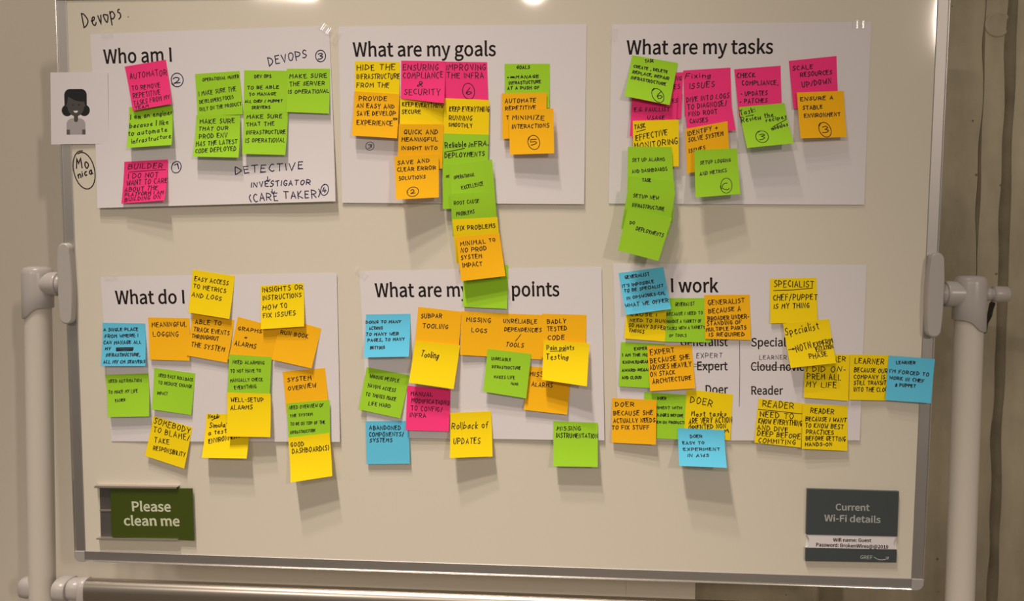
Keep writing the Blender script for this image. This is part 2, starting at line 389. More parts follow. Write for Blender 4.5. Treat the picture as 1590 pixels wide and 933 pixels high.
# outlines of the printed typeface (advance width, loops), in font units
def unpack(l):
    return [(l[i], l[i + 1]) for i in range(0, len(l), 2)]
TYPE = {
    ' ': (78, []),
    '-': (121, [unpack([16,86,106,86,106,110,16,110])]),
    '0': (194, [unpack([97,-5,140,10,167,55,177,129,167,203,140,247,97,261,55,247,27,203,18,129,27,55,55,10]), unpack([97,21,72,33,55,68,48,129,55,190,72,225,97,236,123,225,140,190,146,129,140,68,123,33])]),
    '1': (194, [unpack([31,0,172,0,172,27,120,27,120,257,96,257,81,249,63,243,42,238,42,218,88,218,88,27,31,27])]),
    '2': (194, [unpack([15,0,177,0,177,28,106,28,92,27,78,26,64,25,117,81,152,134,165,186,155,226,129,252,90,261,60,257,36,244,14,224,33,206,48,221,66,231,86,235,112,229,128,211,133,185,120,138,82,83,15,19])]),
    '9': (194, [unpack([82,-5,128,10,162,56,175,139,164,207,133,248,89,261,52,251,26,222,15,178,24,133,49,106,86,97,107,101,128,112,145,129,135,66,112,32,81,22,65,24,50,31,38,42,20,22,37,8,57,-1]), unpack([145,155,127,136,109,125,91,121,66,128,51,148,46,178,51,209,67,229,89,236,117,227,136,200])]),
    ':': (97, [unpack([49,137,60,140,69,148,72,161,69,174,60,182,49,186,37,182,29,174,26,161,29,148,37,140]), unpack([49,-5,60,-1,69,7,72,20,69,32,60,41,49,44,37,41,29,32,26,20,29,7,37,-1])]),
    '@': (331, [unpack([157,-61,184,-58,208,-52,232,-41,223,-22,204,-31,183,-37,160,-39,100,-25,59,16,43,81,63,160,114,213,180,231,240,217,277,178,289,122,281,78,261,51,236,41,219,46,212,61,215,87,230,165,209,165,204,149,195,160,185,166,173,168,133,154,106,120,97,78,103,47,120,29,144,22,162,26,178,35,192,49,200,32,214,23,233,19,269,31,299,66,311,123,295,191,251,236,183,253,102,231,43,171,20,79,38,3,88,-45]), unpack([151,44,136,48,127,59,123,79,129,110,146,135,173,146,182,144,190,139,198,130,187,68,174,54,162,47])]),
    'B': (230, [unpack([35,0,117,0,168,8,202,33,214,75,208,105,189,126,162,137,183,150,195,170,200,194,188,230,157,250,111,257,35,257]), unpack([68,148,68,231,107,231,141,227,161,214,168,190,161,167,141,153,106,148]), unpack([68,26,68,123,112,123,151,118,174,102,182,76,174,48,150,31,112,26])]),
    'C': (223, [unpack([132,-5,163,0,189,12,211,32,193,53,176,37,156,27,133,24,91,37,63,73,54,129,64,185,92,220,134,233,155,230,172,221,187,209,204,230,187,245,163,257,134,261,76,245,35,200,20,128,35,57,75,11])]),
    'D': (241, [unpack([35,0,101,0,166,15,206,60,220,129,206,199,166,242,99,257,35,257]), unpack([68,27,68,230,97,230,147,219,177,184,187,129,177,74,147,39,97,27])]),
    'E': (206, [unpack([35,0,187,0,187,28,68,28,68,121,165,121,165,149,68,149,68,229,183,229,183,257,35,257])]),
    'F': (193, [unpack([35,0,68,0,68,115,166,115,166,143,68,143,68,229,183,229,183,257,35,257])]),
    'G': (241, [unpack([136,-5,168,-1,195,10,215,25,215,133,131,133,131,106,186,106,186,39,173,31,157,26,139,24,93,37,64,73,54,129,64,185,94,220,139,233,162,230,180,221,194,209,212,230,194,245,170,256,138,261,77,245,36,200,20,128,35,57,76,11])]),
    'H': (255, [unpack([35,0,68,0,68,121,187,121,187,0,220,0,220,257,187,257,187,149,68,149,68,257,35,257])]),
    'I': (103, [unpack([35,0,68,0,68,257,35,257])]),
    'P': (222, [unpack([35,0,68,0,68,102,110,102,160,111,192,137,204,181,192,226,159,250,109,257,35,257]), unpack([68,129,68,230,104,230,142,226,165,211,172,181,165,151,143,134,106,129])]),
    'R': (222, [unpack([68,135,68,230,111,230,145,226,166,212,173,185,166,157,145,140,111,135]), unpack([176,0,213,0,147,112,178,126,198,150,205,185,194,227,162,250,116,257,35,257,35,0,68,0,68,109,114,109])]),
    'S': (209, [unpack([106,-5,153,5,183,31,194,68,187,100,168,122,141,137,104,153,84,162,68,175,62,196,68,215,84,228,110,233,132,230,151,222,168,209,185,230,164,246,139,257,110,261,68,252,39,228,29,193,37,162,57,141,81,127,118,111,140,101,155,87,161,65,154,44,136,29,107,24,81,28,57,39,36,56,17,33,42,13,72,0])]),
    'W': (307, [unpack([63,0,102,0,140,155,144,175,149,194,153,213,159,194,163,175,167,155,206,0,245,0,298,257,267,257,239,117,235,89,230,62,225,34,217,62,211,89,205,117,169,257,140,257,104,117,98,89,92,62,86,34,80,62,74,89,69,117,42,257,9,257])]),
    'a': (197, [unpack([76,-5,99,-1,120,9,139,23,143,0,169,0,169,117,162,158,141,185,103,195,74,191,49,182,29,170,41,148,58,158,77,165,98,168,122,161,134,144,137,120,71,107,33,84,21,49,28,20,47,2]), unpack([85,21,68,24,56,34,51,51,59,73,87,89,137,99,137,46,120,32,103,24])]),
    'c': (179, [unpack([107,-5,129,-2,150,7,169,19,155,41,142,31,127,25,110,22,79,31,59,57,51,95,59,133,80,159,111,168,125,166,137,160,149,152,165,173,150,184,132,192,110,195,64,183,31,149,18,95,30,41,62,7])]),
    'd': (217, [unpack([97,-5,119,-1,138,9,155,22,159,0,185,0,185,279,153,279,153,206,154,173,138,185,121,192,101,195,60,183,30,148,19,95,28,41,55,7]), unpack([104,22,76,31,58,56,51,95,59,133,79,159,106,168,122,166,137,160,153,148,153,48,137,34,121,25])]),
    'e': (194, [unpack([109,-5,133,-2,154,5,172,15,160,36,146,28,130,23,113,21,81,29,59,52,50,88,178,88,179,93,179,99,179,106,170,153,145,184,103,195,62,183,31,148,18,95,31,41,63,7]), unpack([49,110,59,142,79,163,104,169,129,163,146,143,151,110])]),
    'f': (114, [unpack([12,164,37,164,37,0,69,0,69,164,110,164,110,190,69,190,69,220,72,241,81,253,96,258,103,257,110,255,118,252,125,277,115,280,104,282,93,283,62,276,43,254,37,221,37,190,12,188])]),
    'g': (197, [unpack([96,-88,147,-78,181,-54,193,-22,185,4,163,19,126,23,89,23,69,26,59,33,56,44,57,53,62,61,68,67,77,63,86,61,96,60,131,68,156,91,166,126,164,142,158,155,150,166,189,166,189,190,123,190,115,193,106,194,96,195,61,187,35,163,25,127,29,106,38,89,50,76,40,66,32,54,29,39,31,26,37,15,46,8,31,-6,21,-21,18,-37,28,-64,55,-82]), unpack([96,82,76,87,61,103,56,127,61,151,76,166,96,172,117,166,131,151,137,127,131,103,116,87]), unpack([101,-65,71,-61,52,-50,46,-32,48,-21,54,-10,65,0,74,-2,82,-3,90,-3,123,-3,144,-5,157,-13,161,-27,154,-46,133,-60])]),
    'h': (213, [unpack([32,0,64,0,64,138,82,154,98,164,116,167,137,162,149,145,152,116,152,0,184,0,184,120,178,161,159,186,126,195,102,191,81,179,63,163,64,202,64,279,32,279])]),
    'i': (96, [unpack([32,0,64,0,64,190,32,190]), unpack([48,229,59,232,67,239,70,251,67,262,59,269,48,271,37,269,30,262,27,251,30,239,37,232])]),
    'k': (193, [unpack([32,0,64,0,64,50,99,92,155,0,190,0,118,113,181,190,146,190,65,90,64,279,32,279])]),
    'l': (99, [unpack([66,-5,74,-4,79,-3,84,-2,80,23,77,22,73,22,69,23,66,28,64,36,64,279,32,279,32,38,36,15,47,0])]),
    'm': (324, [unpack([32,0,64,0,64,138,81,154,97,164,112,167,132,162,144,145,147,116,147,0,179,0,179,138,196,154,212,164,227,167,247,162,259,145,263,116,263,0,294,0,294,120,288,161,269,186,237,195,215,190,194,178,174,159,164,178,146,191,121,195,100,191,80,179,62,162,58,190,32,190])]),
    'n': (214, [unpack([32,0,64,0,64,138,82,154,98,164,116,167,137,162,149,145,152,116,152,0,184,0,184,120,178,161,159,186,126,195,102,191,81,179,62,162,58,190,32,190])]),
    'o': (212, [unpack([106,-5,150,7,182,41,194,95,182,149,150,183,106,195,63,183,31,149,18,95,31,41,63,7]), unpack([106,22,77,31,58,57,51,95,58,133,77,159,106,168,135,159,154,133,161,95,154,57,135,31])]),
    'p': (217, [unpack([32,-80,64,-80,64,-16,63,18,81,5,98,-2,116,-5,157,8,187,42,199,98,190,149,164,183,123,195,101,191,81,181,62,168,58,190,32,190]), unpack([111,22,97,24,81,30,64,42,64,142,82,156,99,165,115,168,144,159,160,135,165,98,158,57,139,31])]),
    'r': (136, [unpack([32,0,64,0,64,122,79,148,95,162,112,166,119,166,125,165,131,163,137,191,131,193,124,195,116,195,96,190,78,176,62,155,58,190,32,190])]),
    's': (164, [unpack([82,-5,120,3,143,24,151,52,142,80,120,98,93,110,73,118,58,128,52,143,56,156,68,166,88,170,103,168,117,162,131,153,146,173,130,184,110,192,87,195,52,188,29,168,22,141,30,115,51,98,77,86,98,78,114,66,120,50,116,35,104,24,83,20,62,23,44,31,27,43,11,22,31,8,56,-1])]),
    't': (132, [unpack([92,-5,104,-4,116,-1,127,2,121,27,114,24,106,22,99,21,82,26,72,38,70,58,70,164,121,164,121,190,70,190,70,244,43,244,40,190,9,188,9,164,38,164,38,59,43,25,60,3])]),
    'u': (213, [unpack([88,-5,112,0,132,12,151,30,154,0,181,0,181,190,149,190,149,55,132,37,115,26,97,23,77,28,65,45,62,74,62,190,29,190,29,70,36,29,55,4])]),
    'v': (182, [unpack([73,0,111,0,178,190,146,190,110,82,105,63,99,44,93,26,85,44,79,63,74,82,38,190,5,190])]),
    'w': (281, [unpack([62,0,99,0,126,102,131,120,135,138,139,157,145,138,150,120,154,103,181,0,220,0,272,190,241,190,213,80,209,62,205,45,202,27,195,45,191,62,187,80,157,190,126,190,96,80,92,62,87,45,83,27,78,45,74,62,70,80,42,190,9,190])]),
    'x': (174, [unpack([5,0,39,0,64,44,71,56,77,67,84,78,93,67,100,56,106,44,134,0,169,0,106,96,164,190,131,190,107,148,102,138,96,127,91,117,83,127,76,138,70,148,45,190,10,190,68,99])]),
    'y': (182, [unpack([35,-82,68,-73,91,-50,106,-16,178,190,147,190,112,85,107,67,102,49,97,31,89,49,82,67,76,85,38,190,5,190,81,0,77,-15,67,-36,53,-50,34,-56,29,-55,24,-54,19,-53,13,-78,19,-80,27,-81])]),
}
CAP = max(p[1] for l in TYPE['H'][1] for p in l)
def print_text(mb, surf, text, x0, y0, x1, y1, h, lift=.1, bold=0.0, mi=0):
    tot = sum(TYPE[c][0] for c in text) - 20
    L = math.hypot(x1 - x0, y1 - y0); e = ((x1 - x0) / L, (y1 - y0) / L)
    sx, sy = L / tot, h / CAP
    x = -10
    for c in text:
        adv, loops = TYPE[c]
        if loops:
            P = [[(x0 + e[0] * (x + p[0]) * sx + e[1] * p[1] * sy, y0 + e[1] * (x + p[0]) * sx - e[0] * p[1] * sy) for p in l] for l in loops]
            tri = tessellate_polygon([[Vector((a, b, 0)) for a, b in l] for l in P])
            flat = [q for l in P for q in l]
            vs = [surf(a, b, lift) for a, b in flat]
            fs = []
            for t in tri:
                a, b, c_ = (flat[i] for i in t)
                s = (b[0] - a[0]) * (c_[1] - a[1]) - (b[1] - a[1]) * (c_[0] - a[0])
                fs.append(t if s < 0 else t[::-1])
            mb.add(vs, fs, mi)
            if bold:
                for l in P:
                    ribbon(mb, l + [l[0]], bold, surf, lift, mi)
        x += adv

# ------------------------------------------------------------------ sheets of paper
class Sheet:
    """a sheet stuck to the board: four corners (board mm: right, down, out) and a curl towards its foot"""
    def __init__(self, q, w, h, pw, nx, ny, wave=0.0, seed=0):
        self.q, self.w, self.h, self.pw, self.nx, self.ny, self.wave = q, w, h, pw, nx, ny, wave
        self.c = (sum(p[0] for p in q) / 4, sum(p[1] for p in q) / 4, min(p[2] for p in q))
        self.ph = seed * 1.7
    def P(self, x, y, lift=0.0):
        u, v = x / self.w, y / self.h
        q = self.q
        g = max(v, 0) ** self.pw
        a = [(1 - u) * (1 - v), u * (1 - v), u * v, (1 - u) * v]
        b = [(1 - u) * (1 - g), u * (1 - g), u * g, (1 - u) * g]
        X = sum(k * p[0] for k, p in zip(a, q)); Y = sum(k * p[1] for k, p in zip(a, q)); Z = sum(k * p[2] for k, p in zip(b, q))
        if self.wave:
            Z += self.wave * (max(v, 0) ** 5) * (1.6 + math.sin(u * 9 + self.ph) + .6 * math.sin(u * 17 + self.ph * 2)) * .3
        return Vector(((X - self.c[0]) * MM, -(Y - self.c[1]) * MM, (Z - self.c[2] + lift) * MM))
    def mw(self):
        return BOARD @ Matrix.Translation((self.c[0] * MM, -self.c[1] * MM, self.c[2] * MM))
    def mesh(self, thick=0.12):
        mb = MB(); nx, ny = self.nx, self.ny
        F = [self.P(self.w * i / nx, self.h * j / ny) for j in range(ny + 1) for i in range(nx + 1)]
        B = [p - Vector((0, 0, thick * MM)) for p in F]
        n = len(F); k = nx + 1
        fs = [(j * k + i, (j + 1) * k + i, (j + 1) * k + i + 1, j * k + i + 1) for j in range(ny) for i in range(nx)]
        mb.add(F + B, fs + [tuple(n + i for i in f[::-1]) for f in fs], 0, True)
        rim = [i for i in range(nx)] + [j * k + nx for j in range(ny)] + [ny * k + i for i in range(nx, 0, -1)] + [j * k for j in range(ny, 0, -1)]
        mb.add(F + B, [(rim[i], rim[(i + 1) % len(rim)], n + rim[(i + 1) % len(rim)], n + rim[i]) for i in range(len(rim))])
        return mb

# ------------------------------------------------------------------ data, millimetres on the board (right, down, out from its centre)
# sheets: name, label, corners, printed lines, ink, pen width, written lines, rules, rings
PAPERS = [
    ('who', 'white paper sheet headed Who am I, top left of the whiteboard', [(-691.1, -442.9, 1.0), (-269.3, -453.0, 1.0), (-258.9, -156.2, 9.0), (-685.0, -142.8, 7.0)], [('Who am I', 22.3, 50.3, 144.5, 50.7, 23.5)], 'b', 1.5, [('2', 144.7, 87.1, 156.3, 86.4, 9.9), ('DEVOPS', 313.5, 63.3, 379.6, 51.8, 14.2), ('3', 399.1, 55.2, 406.7, 54.6, 10.3), ('1', 140.4, 235.1, 146.2, 234.7, 10.0), ('DETECTIVE', 246.7, 245.4, 365.2, 239.9, 12.2), ('INVESTIGATOR', 274.5, 268.5, 377.1, 267.2, 8.9), ('(CARE TAKER)', 271.1, 294.0, 394.0, 288.6, 13.4), ('4', 398.4, 281.7, 404.6, 281.1, 10.0)], [(303.3, 251.2, 304.2, 259.6), (301.2, 256.7, 304.2, 260.1), (304.2, 260.1, 307.7, 256.1), (310.7, 272.8, 311.9, 280.1), (308.9, 277.2, 311.9, 280.7), (311.9, 280.7, 315.1, 276.9)], [(150.7, 81.8, 10.9, 11.0, 0), (403.0, 49.8, 8.4, 9.8, 0), (143.4, 230.4, 8.1, 10.3, 15), (401.9, 276.8, 6.4, 9.7, 10)]),
    ('goals', 'white paper sheet headed What are my goals, top middle of the whiteboard', [(-253.7, -451.7, 1.0), (167.0, -450.7, 1.0), (166.7, -153.3, 4.0), (-249.6, -153.8, 2.0)], [('What are my goals', 25.1, 50.0, 268.3, 50.2, 23.2)], 'b', 1.0, [('3', 48.0, 204.3, 54.3, 203.7, 7.1)], [], [(50.9, 200.2, 7.1, 7.1, 0)]),
    ('tasks', 'white paper sheet headed What are my tasks, top right of the whiteboard', [(208.6, -450.3, 1.0), (628.7, -450.7, 1.0), (628.6, -154.2, 2.0), (207.9, -154.6, 1.0)], [('What are my tasks', 25.7, 49.1, 264.1, 49.8, 22.8)], 'b', 1.0, [], [], []),
    ('need', 'white paper sheet headed What do I, bottom left of the whiteboard', [(-686.7, -21.4, 1.0), (-260.2, -32.5, 2.0), (-256.6, 265.1, 4.0), (-676.1, 274.6, 1.0)], [('What do I', 24.9, 48.6, 150.7, 49.1, 23.6)], 'b', 1.0, [], [], []),
    ('pain', 'white paper sheet headed What are my points, bottom middle of the whiteboard', [(-220.4, -36.2, 1.0), (197.6, -47.9, 2.0), (207.0, 251.3, 4.0), (-207.5, 256.3, 2.0)], [('What are my pain points', 26.2, 45.9, 347.0, 48.6, 23.9)], 'b', 1.0, [], [], []),
    ('work', 'white paper sheet with Generalist and Reader columns, bottom right of the whiteboard', [(217.1, -53.5, 1.0), (637.0, -55.2, 1.0), (636.3, 241.4, 3.0), (230.9, 251.7, 2.0)], [('How I work', 28.3, 46.8, 175.3, 46.9, 22.4), ('Generalist', 111.5, 136.9, 191.7, 136.7, 14.2), ('Expert', 139.0, 177.6, 191.8, 177.5, 14.2), ('Doer', 153.3, 217.3, 191.8, 217.3, 14.3), ('Specialist', 232.0, 137.3, 310.1, 137.2, 13.9), ('Cloud novice', 231.5, 178.1, 330.6, 178.6, 14.0), ('Reader', 231.9, 218.8, 286.0, 218.8, 14.0)], 'k', 0.8, [('EXPERT', 139.1, 157.0, 182.6, 156.4, 8.2), ('LEARNER', 246.3, 159.1, 291.9, 159.3, 7.5)], [(134.6, 167.4, 184.0, 168.5), (134.0, 171.3, 163.2, 169.6), (235.1, 170.6, 298.9, 173.6), (212.3, 128.2, 212.3, 239.3)], []),
]
NOTES = [
    ('g', 'who', 'green sticky note, upper of two in a column, faint lettering ending DEVELOPERS FOCUS', [(-505.4, -373.8, 1.5), (-426.7, -378.6, 1.5), (-421.0, -304.5, 4.5), (-501.2, -301.9, 4.5)], 1.0, [('OPERATIONAL MAKER', 12.3, 14.2, 73.9, 12.0, 5.8), ('I MAKE SURE THE', 4.6, 39.4, 67.4, 34.3, 8.2), ('DEVELOPERS FOCUS', 4.9, 54.1, 62.3, 47.7, 6.5), ('ONLY ON THE PRODUCT', 4.2, 67.3, 74.6, 60.3, 6.5)], [], []),
    ('g', 'who', 'green sticky note lettered DEV OPS, beside MAKE SURE THE SERVER', [(-418.4, -379.6, 1.5), (-343.6, -378.3, 1.5), (-340.8, -308.3, 4.5), (-419.9, -307.2, 4.8)], 1.25, [('DEV OPS', 18.7, 14.0, 47.4, 12.7, 5.8), ('TO BE ABLE', 6.0, 33.8, 60.5, 32.4, 5.8), ('TO MANAGE', 9.0, 45.5, 55.2, 44.6, 5.2), ('ALL CHEF / PUPPET', 2.3, 57.7, 66.0, 57.8, 4.7), ('SERVERS', 14.1, 69.5, 45.2, 68.9, 5.3)], [], []),
    ('g', 'who', 'green sticky note in joined handwriting, tucked under the pink AUTOMATOR note', [(-624.7, -317.9, 2.0), (-547.0, -321.0, 2.0), (-543.4, -251.4, 16.0), (-623.7, -246.2, 16.0)], 1.3, [('I am an enginer', 3.1, 22.5, 75.3, 17.4, 9.0), ('because I like', 2.2, 39.1, 68.4, 35.5, 9.1), ('to automate', 0.4, 53.5, 66.9, 49.4, 9.2), ('infrastructure', 8.0, 68.4, 74.0, 62.4, 9.3)], [], []),
    ('g', 'who', 'green sticky note lettered MAKE SURE THAT OUR PROD ENV', [(-503.4, -303.3, 4.6), (-425.5, -303.0, 5.4), (-425.0, -229.8, 17.4), (-506.0, -231.4, 16.6)], 1.25, [('MAKE SURE', 6.7, 15.3, 66.2, 13.6, 8.0), ('THAT OUR', 5.5, 28.4, 55.3, 26.2, 7.1), ('PROD ENV', 7.4, 42.9, 55.1, 39.4, 8.4), ('HAS THE LATEST', 3.7, 56.4, 72.2, 50.9, 8.1), ('CODE DEPLOYED', 3.8, 69.6, 71.0, 63.2, 8.1)], [], []),
    ('g', 'who', 'green sticky note lettered MAKE SURE THAT THE INFRASTRUCTURE IS OPERATIONAL', [(-419.0, -310.5, 4.8), (-341.3, -309.7, 4.7), (-344.7, -234.6, 12.7), (-419.3, -236.2, 15.7)], 1.25, [('MAKE SURE', 5.9, 13.3, 65.9, 11.8, 6.8), ('THAT THE', 5.1, 27.5, 53.0, 24.6, 6.9), ('INFRASTRUCTURE', 5.7, 41.3, 73.0, 39.0, 6.9), ('IS OPERATIONAL', 5.1, 55.7, 73.2, 53.4, 7.5)], [], []),
    ('g', 'who', 'green sticky note lettered MAKE SURE THE SERVER IS OPERATIONAL, near the sheet edge', [(-343.4, -381.8, 1.8), (-268.7, -381.4, 1.5), (-269.2, -304.9, 7.5), (-343.1, -307.9, 7.8)], 1.25, [('MAKE SURE', 5.0, 16.6, 70.3, 15.0, 7.3), ('THE SERVER', 4.7, 30.2, 66.7, 27.9, 7.1), ('IS OPERATIONAL', 2.8, 43.9, 74.4, 41.0, 6.8)], [], []),
    ('p', 'who', 'tilted pink sticky note lettered AUTOMATOR, just below the Who am I heading', [(-630.8, -387.3, 1.4), (-556.8, -398.4, 1.4), (-545.3, -322.2, 8.4), (-614.8, -310.6, 8.4)], 1.1, [('AUTOMATOR', 5.3, 22.1, 73.7, 25.1, 9.9), ('TO REMOVE', 5.4, 41.6, 58.2, 44.2, 7.7), ('REPETITIVE', 5.1, 54.7, 56.4, 56.8, 8.8), ('TASKS FROM MY', 3.9, 67.9, 73.5, 67.2, 8.3), ('TEAM', 4.8, 74.2, 31.1, 75.0, 5.0)], [], []),
    ('p', 'who', 'pink sticky note lettered BUILDER, alone at the lower left of its sheet', [(-634.8, -223.5, 4.4), (-556.1, -227.5, 4.5), (-556.8, -156.2, 20.5), (-638.0, -150.6, 12.4)], 1.2, [('BUILDER', 7.2, 13.9, 66.4, 15.0, 9.7), ('I DO NOT', 8.1, 31.1, 60.3, 31.5, 9.5), ('WANT TO CARE', 6.7, 44.0, 76.8, 42.8, 9.5), ('ABOUT THE', 4.3, 55.6, 61.2, 55.3, 8.4), ('PLATFORM I AM', 5.0, 63.4, 72.2, 63.6, 6.6), ('BUILDING ON', 6.0, 72.9, 68.5, 71.8, 7.2)], [(8.8, 19.3, 72.7, 18.4)], []),
    ('y', 'goals', 'yellow sticky note lettered HIDE THE INFRASTRUCTURE FROM THE', [(-225.1, -393.6, 1.4), (-148.3, -391.7, 1.4), (-148.5, -318.6, 4.4), (-225.7, -321.6, 4.4)], 1.25, [('HIDE THE', 3.4, 16.3, 67.8, 14.3, 10.3), ('INFRASTRUCTURE', 3.5, 31.5, 75.8, 28.8, 9.2), ('FROM THE', 3.7, 46.3, 58.3, 44.6, 8.1)], [], []),
    ('o', 'goals', 'orange sticky note lettered PROVIDE AN EASY AND SAVE DEVELOPER EXPERIENCE', [(-225.4, -342.7, 4.9), (-147.8, -337.5, 5.1), (-150.6, -262.6, 13.1), (-228.7, -267.4, 12.9)], 1.25, [('PROVIDE', 8.3, 14.9, 54.7, 12.4, 7.7), ('AN EASY AND', 5.4, 27.3, 68.1, 25.5, 7.5), ('SAVE DEVELOP', 6.2, 41.2, 70.3, 37.1, 7.8), ('ER', 68.1, 45.0, 74.0, 44.7, 3.6), ('EXPERIENCE', 7.3, 56.8, 66.5, 55.0, 8.4)], [], []),
    ('y', 'goals', 'yellow sticky note lettered KEEP EVERYTHING SECURE', [(-146.8, -330.3, 5.8), (-72.0, -329.0, 1.5), (-72.4, -256.1, 2.5), (-147.0, -257.6, 14.5)], 1.25, [('KEEP EVERYTHING', 4.3, 13.8, 73.3, 15.0, 7.7), ('SECURE', 3.6, 26.8, 35.7, 26.5, 7.5)], [], []),
    ('p', 'goals', 'pink sticky note lettered IMPROVING THE INFRA with a circled 6', [(-70.1, -391.6, 1.4), (0.9, -390.3, 1.4), (2.9, -318.1, 4.4), (-73.0, -318.3, 4.4)], 1.25, [('IMPROVING', 3.2, 14.5, 72.8, 13.9, 10.1), ('THE INFRA', 3.8, 28.0, 68.8, 28.1, 9.6), ('6', 38.7, 56.7, 47.7, 56.1, 11.9)], [], [(42.6, 51.0, 10.2, 14.2, -15)]),
    ('y', 'goals', 'yellow sticky note lettered KEEP EVERYTHING RUNNING SMOOTHLY', [(-71.0, -330.5, 4.6), (5.1, -326.9, 4.8), (4.6, -258.4, 5.8), (-73.6, -260.7, 5.6)], 1.25, [('KEEP EVERYTHING', 9.1, 24.1, 75.4, 21.3, 9.5), ('RUNNING', 9.0, 39.5, 47.1, 38.6, 8.9), ('SMOOTHLY', 8.9, 51.4, 47.9, 51.4, 7.1)], [], []),
    ('p', 'goals', 'pink sticky note lettered ENSURING COMPLIANCE & SECURITY', [(-145.5, -394.0, 1.4), (-70.0, -392.1, 1.9), (-70.5, -320.9, 11.9), (-145.3, -329.9, 6.4)], 1.25, [('ENSURING', 3.4, 18.8, 63.6, 16.2, 11.6), ('COMPLIANCE', 3.5, 34.9, 72.3, 29.9, 11.6), ('&', 29.9, 48.8, 38.4, 48.1, 10.6), ('SECURITY', 6.2, 68.1, 68.4, 61.5, 11.7)], [], []),
    ('g', 'goals', 'green sticky note lettered Reliable inFRA DEPLOYMENTS with an underline', [(-72.7, -271.5, 6.0), (4.6, -269.2, 6.2), (2.4, -199.0, 8.2), (-73.8, -197.5, 8.0)], 1.35, [('Reliable', 3.4, 24.5, 38.9, 22.3, 9.8), ('inFRA.', 44.3, 22.9, 75.5, 19.5, 9.5), ('DEPLOYMENTS', 3.3, 42.5, 69.7, 37.9, 8.1)], [(2.6, 32.4, 36.2, 25.2)], []),
    ('o', 'goals', 'orange sticky note lettered QUICK AND MEANINGFUL INSIGHT INTO', [(-146.5, -285.5, 18.8), (-71.9, -286.9, 6.2), (-74.5, -211.9, 8.6), (-148.9, -212.8, 19.8)], 1.25, [('QUICK AND', 9.4, 17.3, 66.1, 17.0, 7.7), ('MEANINGFUL', 6.0, 30.0, 66.5, 28.7, 6.8), ('INSIGHT INTO', 6.4, 44.9, 66.1, 43.7, 6.4)], [], []),
    ('g', 'goals', 'green sticky note mostly hidden behind the OPERATIONAL EXCELLENCE note', [(-73.6, -219.2, 9.5), (2.4, -220.6, 9.6), (5.6, -145.7, 10.6), (-72.9, -143.9, 10.5)], 1.0, [('RE', 6.3, 22.6, 11.5, 22.4, 4.1)], [], []),
    ('g', 'goals', 'green sticky note lettered OPERATIONAL EXCELLENCE, top of the long hanging chain', [(-61.1, -217.8, 9.9), (10.8, -227.2, 11.6), (17.9, -149.8, 10.0), (-57.4, -143.9, 13.9)], 1.0, [('OPERATIONAL', 6.4, 24.8, 43.2, 23.5, 5.6), ('EXCELLENCE', 19.0, 44.2, 56.9, 40.3, 6.4)], [], []),
    ('g', 'goals', 'green sticky note lettered ROOT CAUSE PROBLEMS in the long hanging chain', [(-58.3, -169.1, 19.3), (15.8, -172.9, 12.5), (21.3, -101.9, 7.5), (-55.3, -97.3, 14.3)], 1.0, [('ROOT CAUSE', 5.2, 20.1, 47.9, 17.9, 6.5), ('PROBLEMS', 8.3, 39.4, 38.5, 36.9, 7.0)], [], []),
    ('y', 'goals', 'yellow sticky note lettered FIX PROBLEMS in the hanging chain', [(-55.7, -126.0, 18.1), (20.3, -130.7, 10.8), (27.5, -57.7, 2.8), (-49.7, -51.7, 10.1)], 1.25, [('FIX PROBLEMS', 7.1, 19.6, 70.7, 18.2, 8.1)], [], []),
    ('g', 'pain', 'blank green sticky note covering part of the pain points heading', [(-38.8, -44.5, 1.8), (38.7, -49.4, 2.0), (37.3, 25.7, 7.0), (-38.8, 23.1, 6.8)], 1.25, [], [], []),
    ('o', 'goals', 'orange sticky note lettered MINIMAL TO NO PROD SYSTEM IMPACT', [(-49.7, -95.9, 16.6), (23.7, -104.1, 9.7), (35.2, -31.2, 16.7), (-39.9, -21.8, 20.6)], 1.25, [('MINIMAL', 6.5, 15.6, 49.9, 15.7, 7.7), ('TO', 57.0, 14.2, 67.0, 13.0, 5.5), ('NO PROD', 5.8, 26.5, 49.6, 27.9, 7.3), ('SYSTEM', 4.3, 38.9, 39.8, 39.9, 7.2), ('IMPACT', 6.0, 52.7, 38.7, 54.2, 7.7)], [], []),
    ('o', 'goals', 'orange sticky note lettered SAVE AND CLEAR ERROR SOLUTIONS, circled 2 below', [(-153.2, -231.4, 25.1), (-80.1, -236.6, 12.2), (-78.0, -163.1, 22.2), (-148.7, -158.5, 35.1)], 1.25, [('SAVE AND', 5.0, 15.4, 59.9, 13.7, 6.8), ('CLEAR ERROR', 4.1, 27.1, 70.2, 26.7, 6.8), ('SOLUTIONS', 6.3, 42.0, 52.3, 41.7, 6.4), ('2', 26.3, 66.7, 34.2, 66.4, 7.4)], [], [(30.2, 63.7, 10.0, 8.2, 0)]),
    ('g', 'goals', 'green sticky note lettered GOALS with one word scribbled out', [(30.2, -387.4, 1.4), (106.5, -386.9, 1.4), (106.3, -313.7, 4.4), (31.7, -313.9, 4.4)], 1.25, [('GOALS', 20.6, 8.6, 41.9, 8.0, 5.5), ('+', 4.1, 24.7, 7.4, 24.7, 3.9), ('MANAGE', 18.9, 25.0, 57.0, 24.2, 5.0), ('INFRASTUCTURE', 7.3, 35.3, 60.9, 33.1, 5.0), ('AT A PUSH OF', 4.5, 44.3, 58.5, 43.2, 5.0)], [(9.6, 23.1, 16.7, 23.1), (9.6, 23.9, 16.7, 24.2), (10.1, 22.2, 16.2, 22.2)], []),
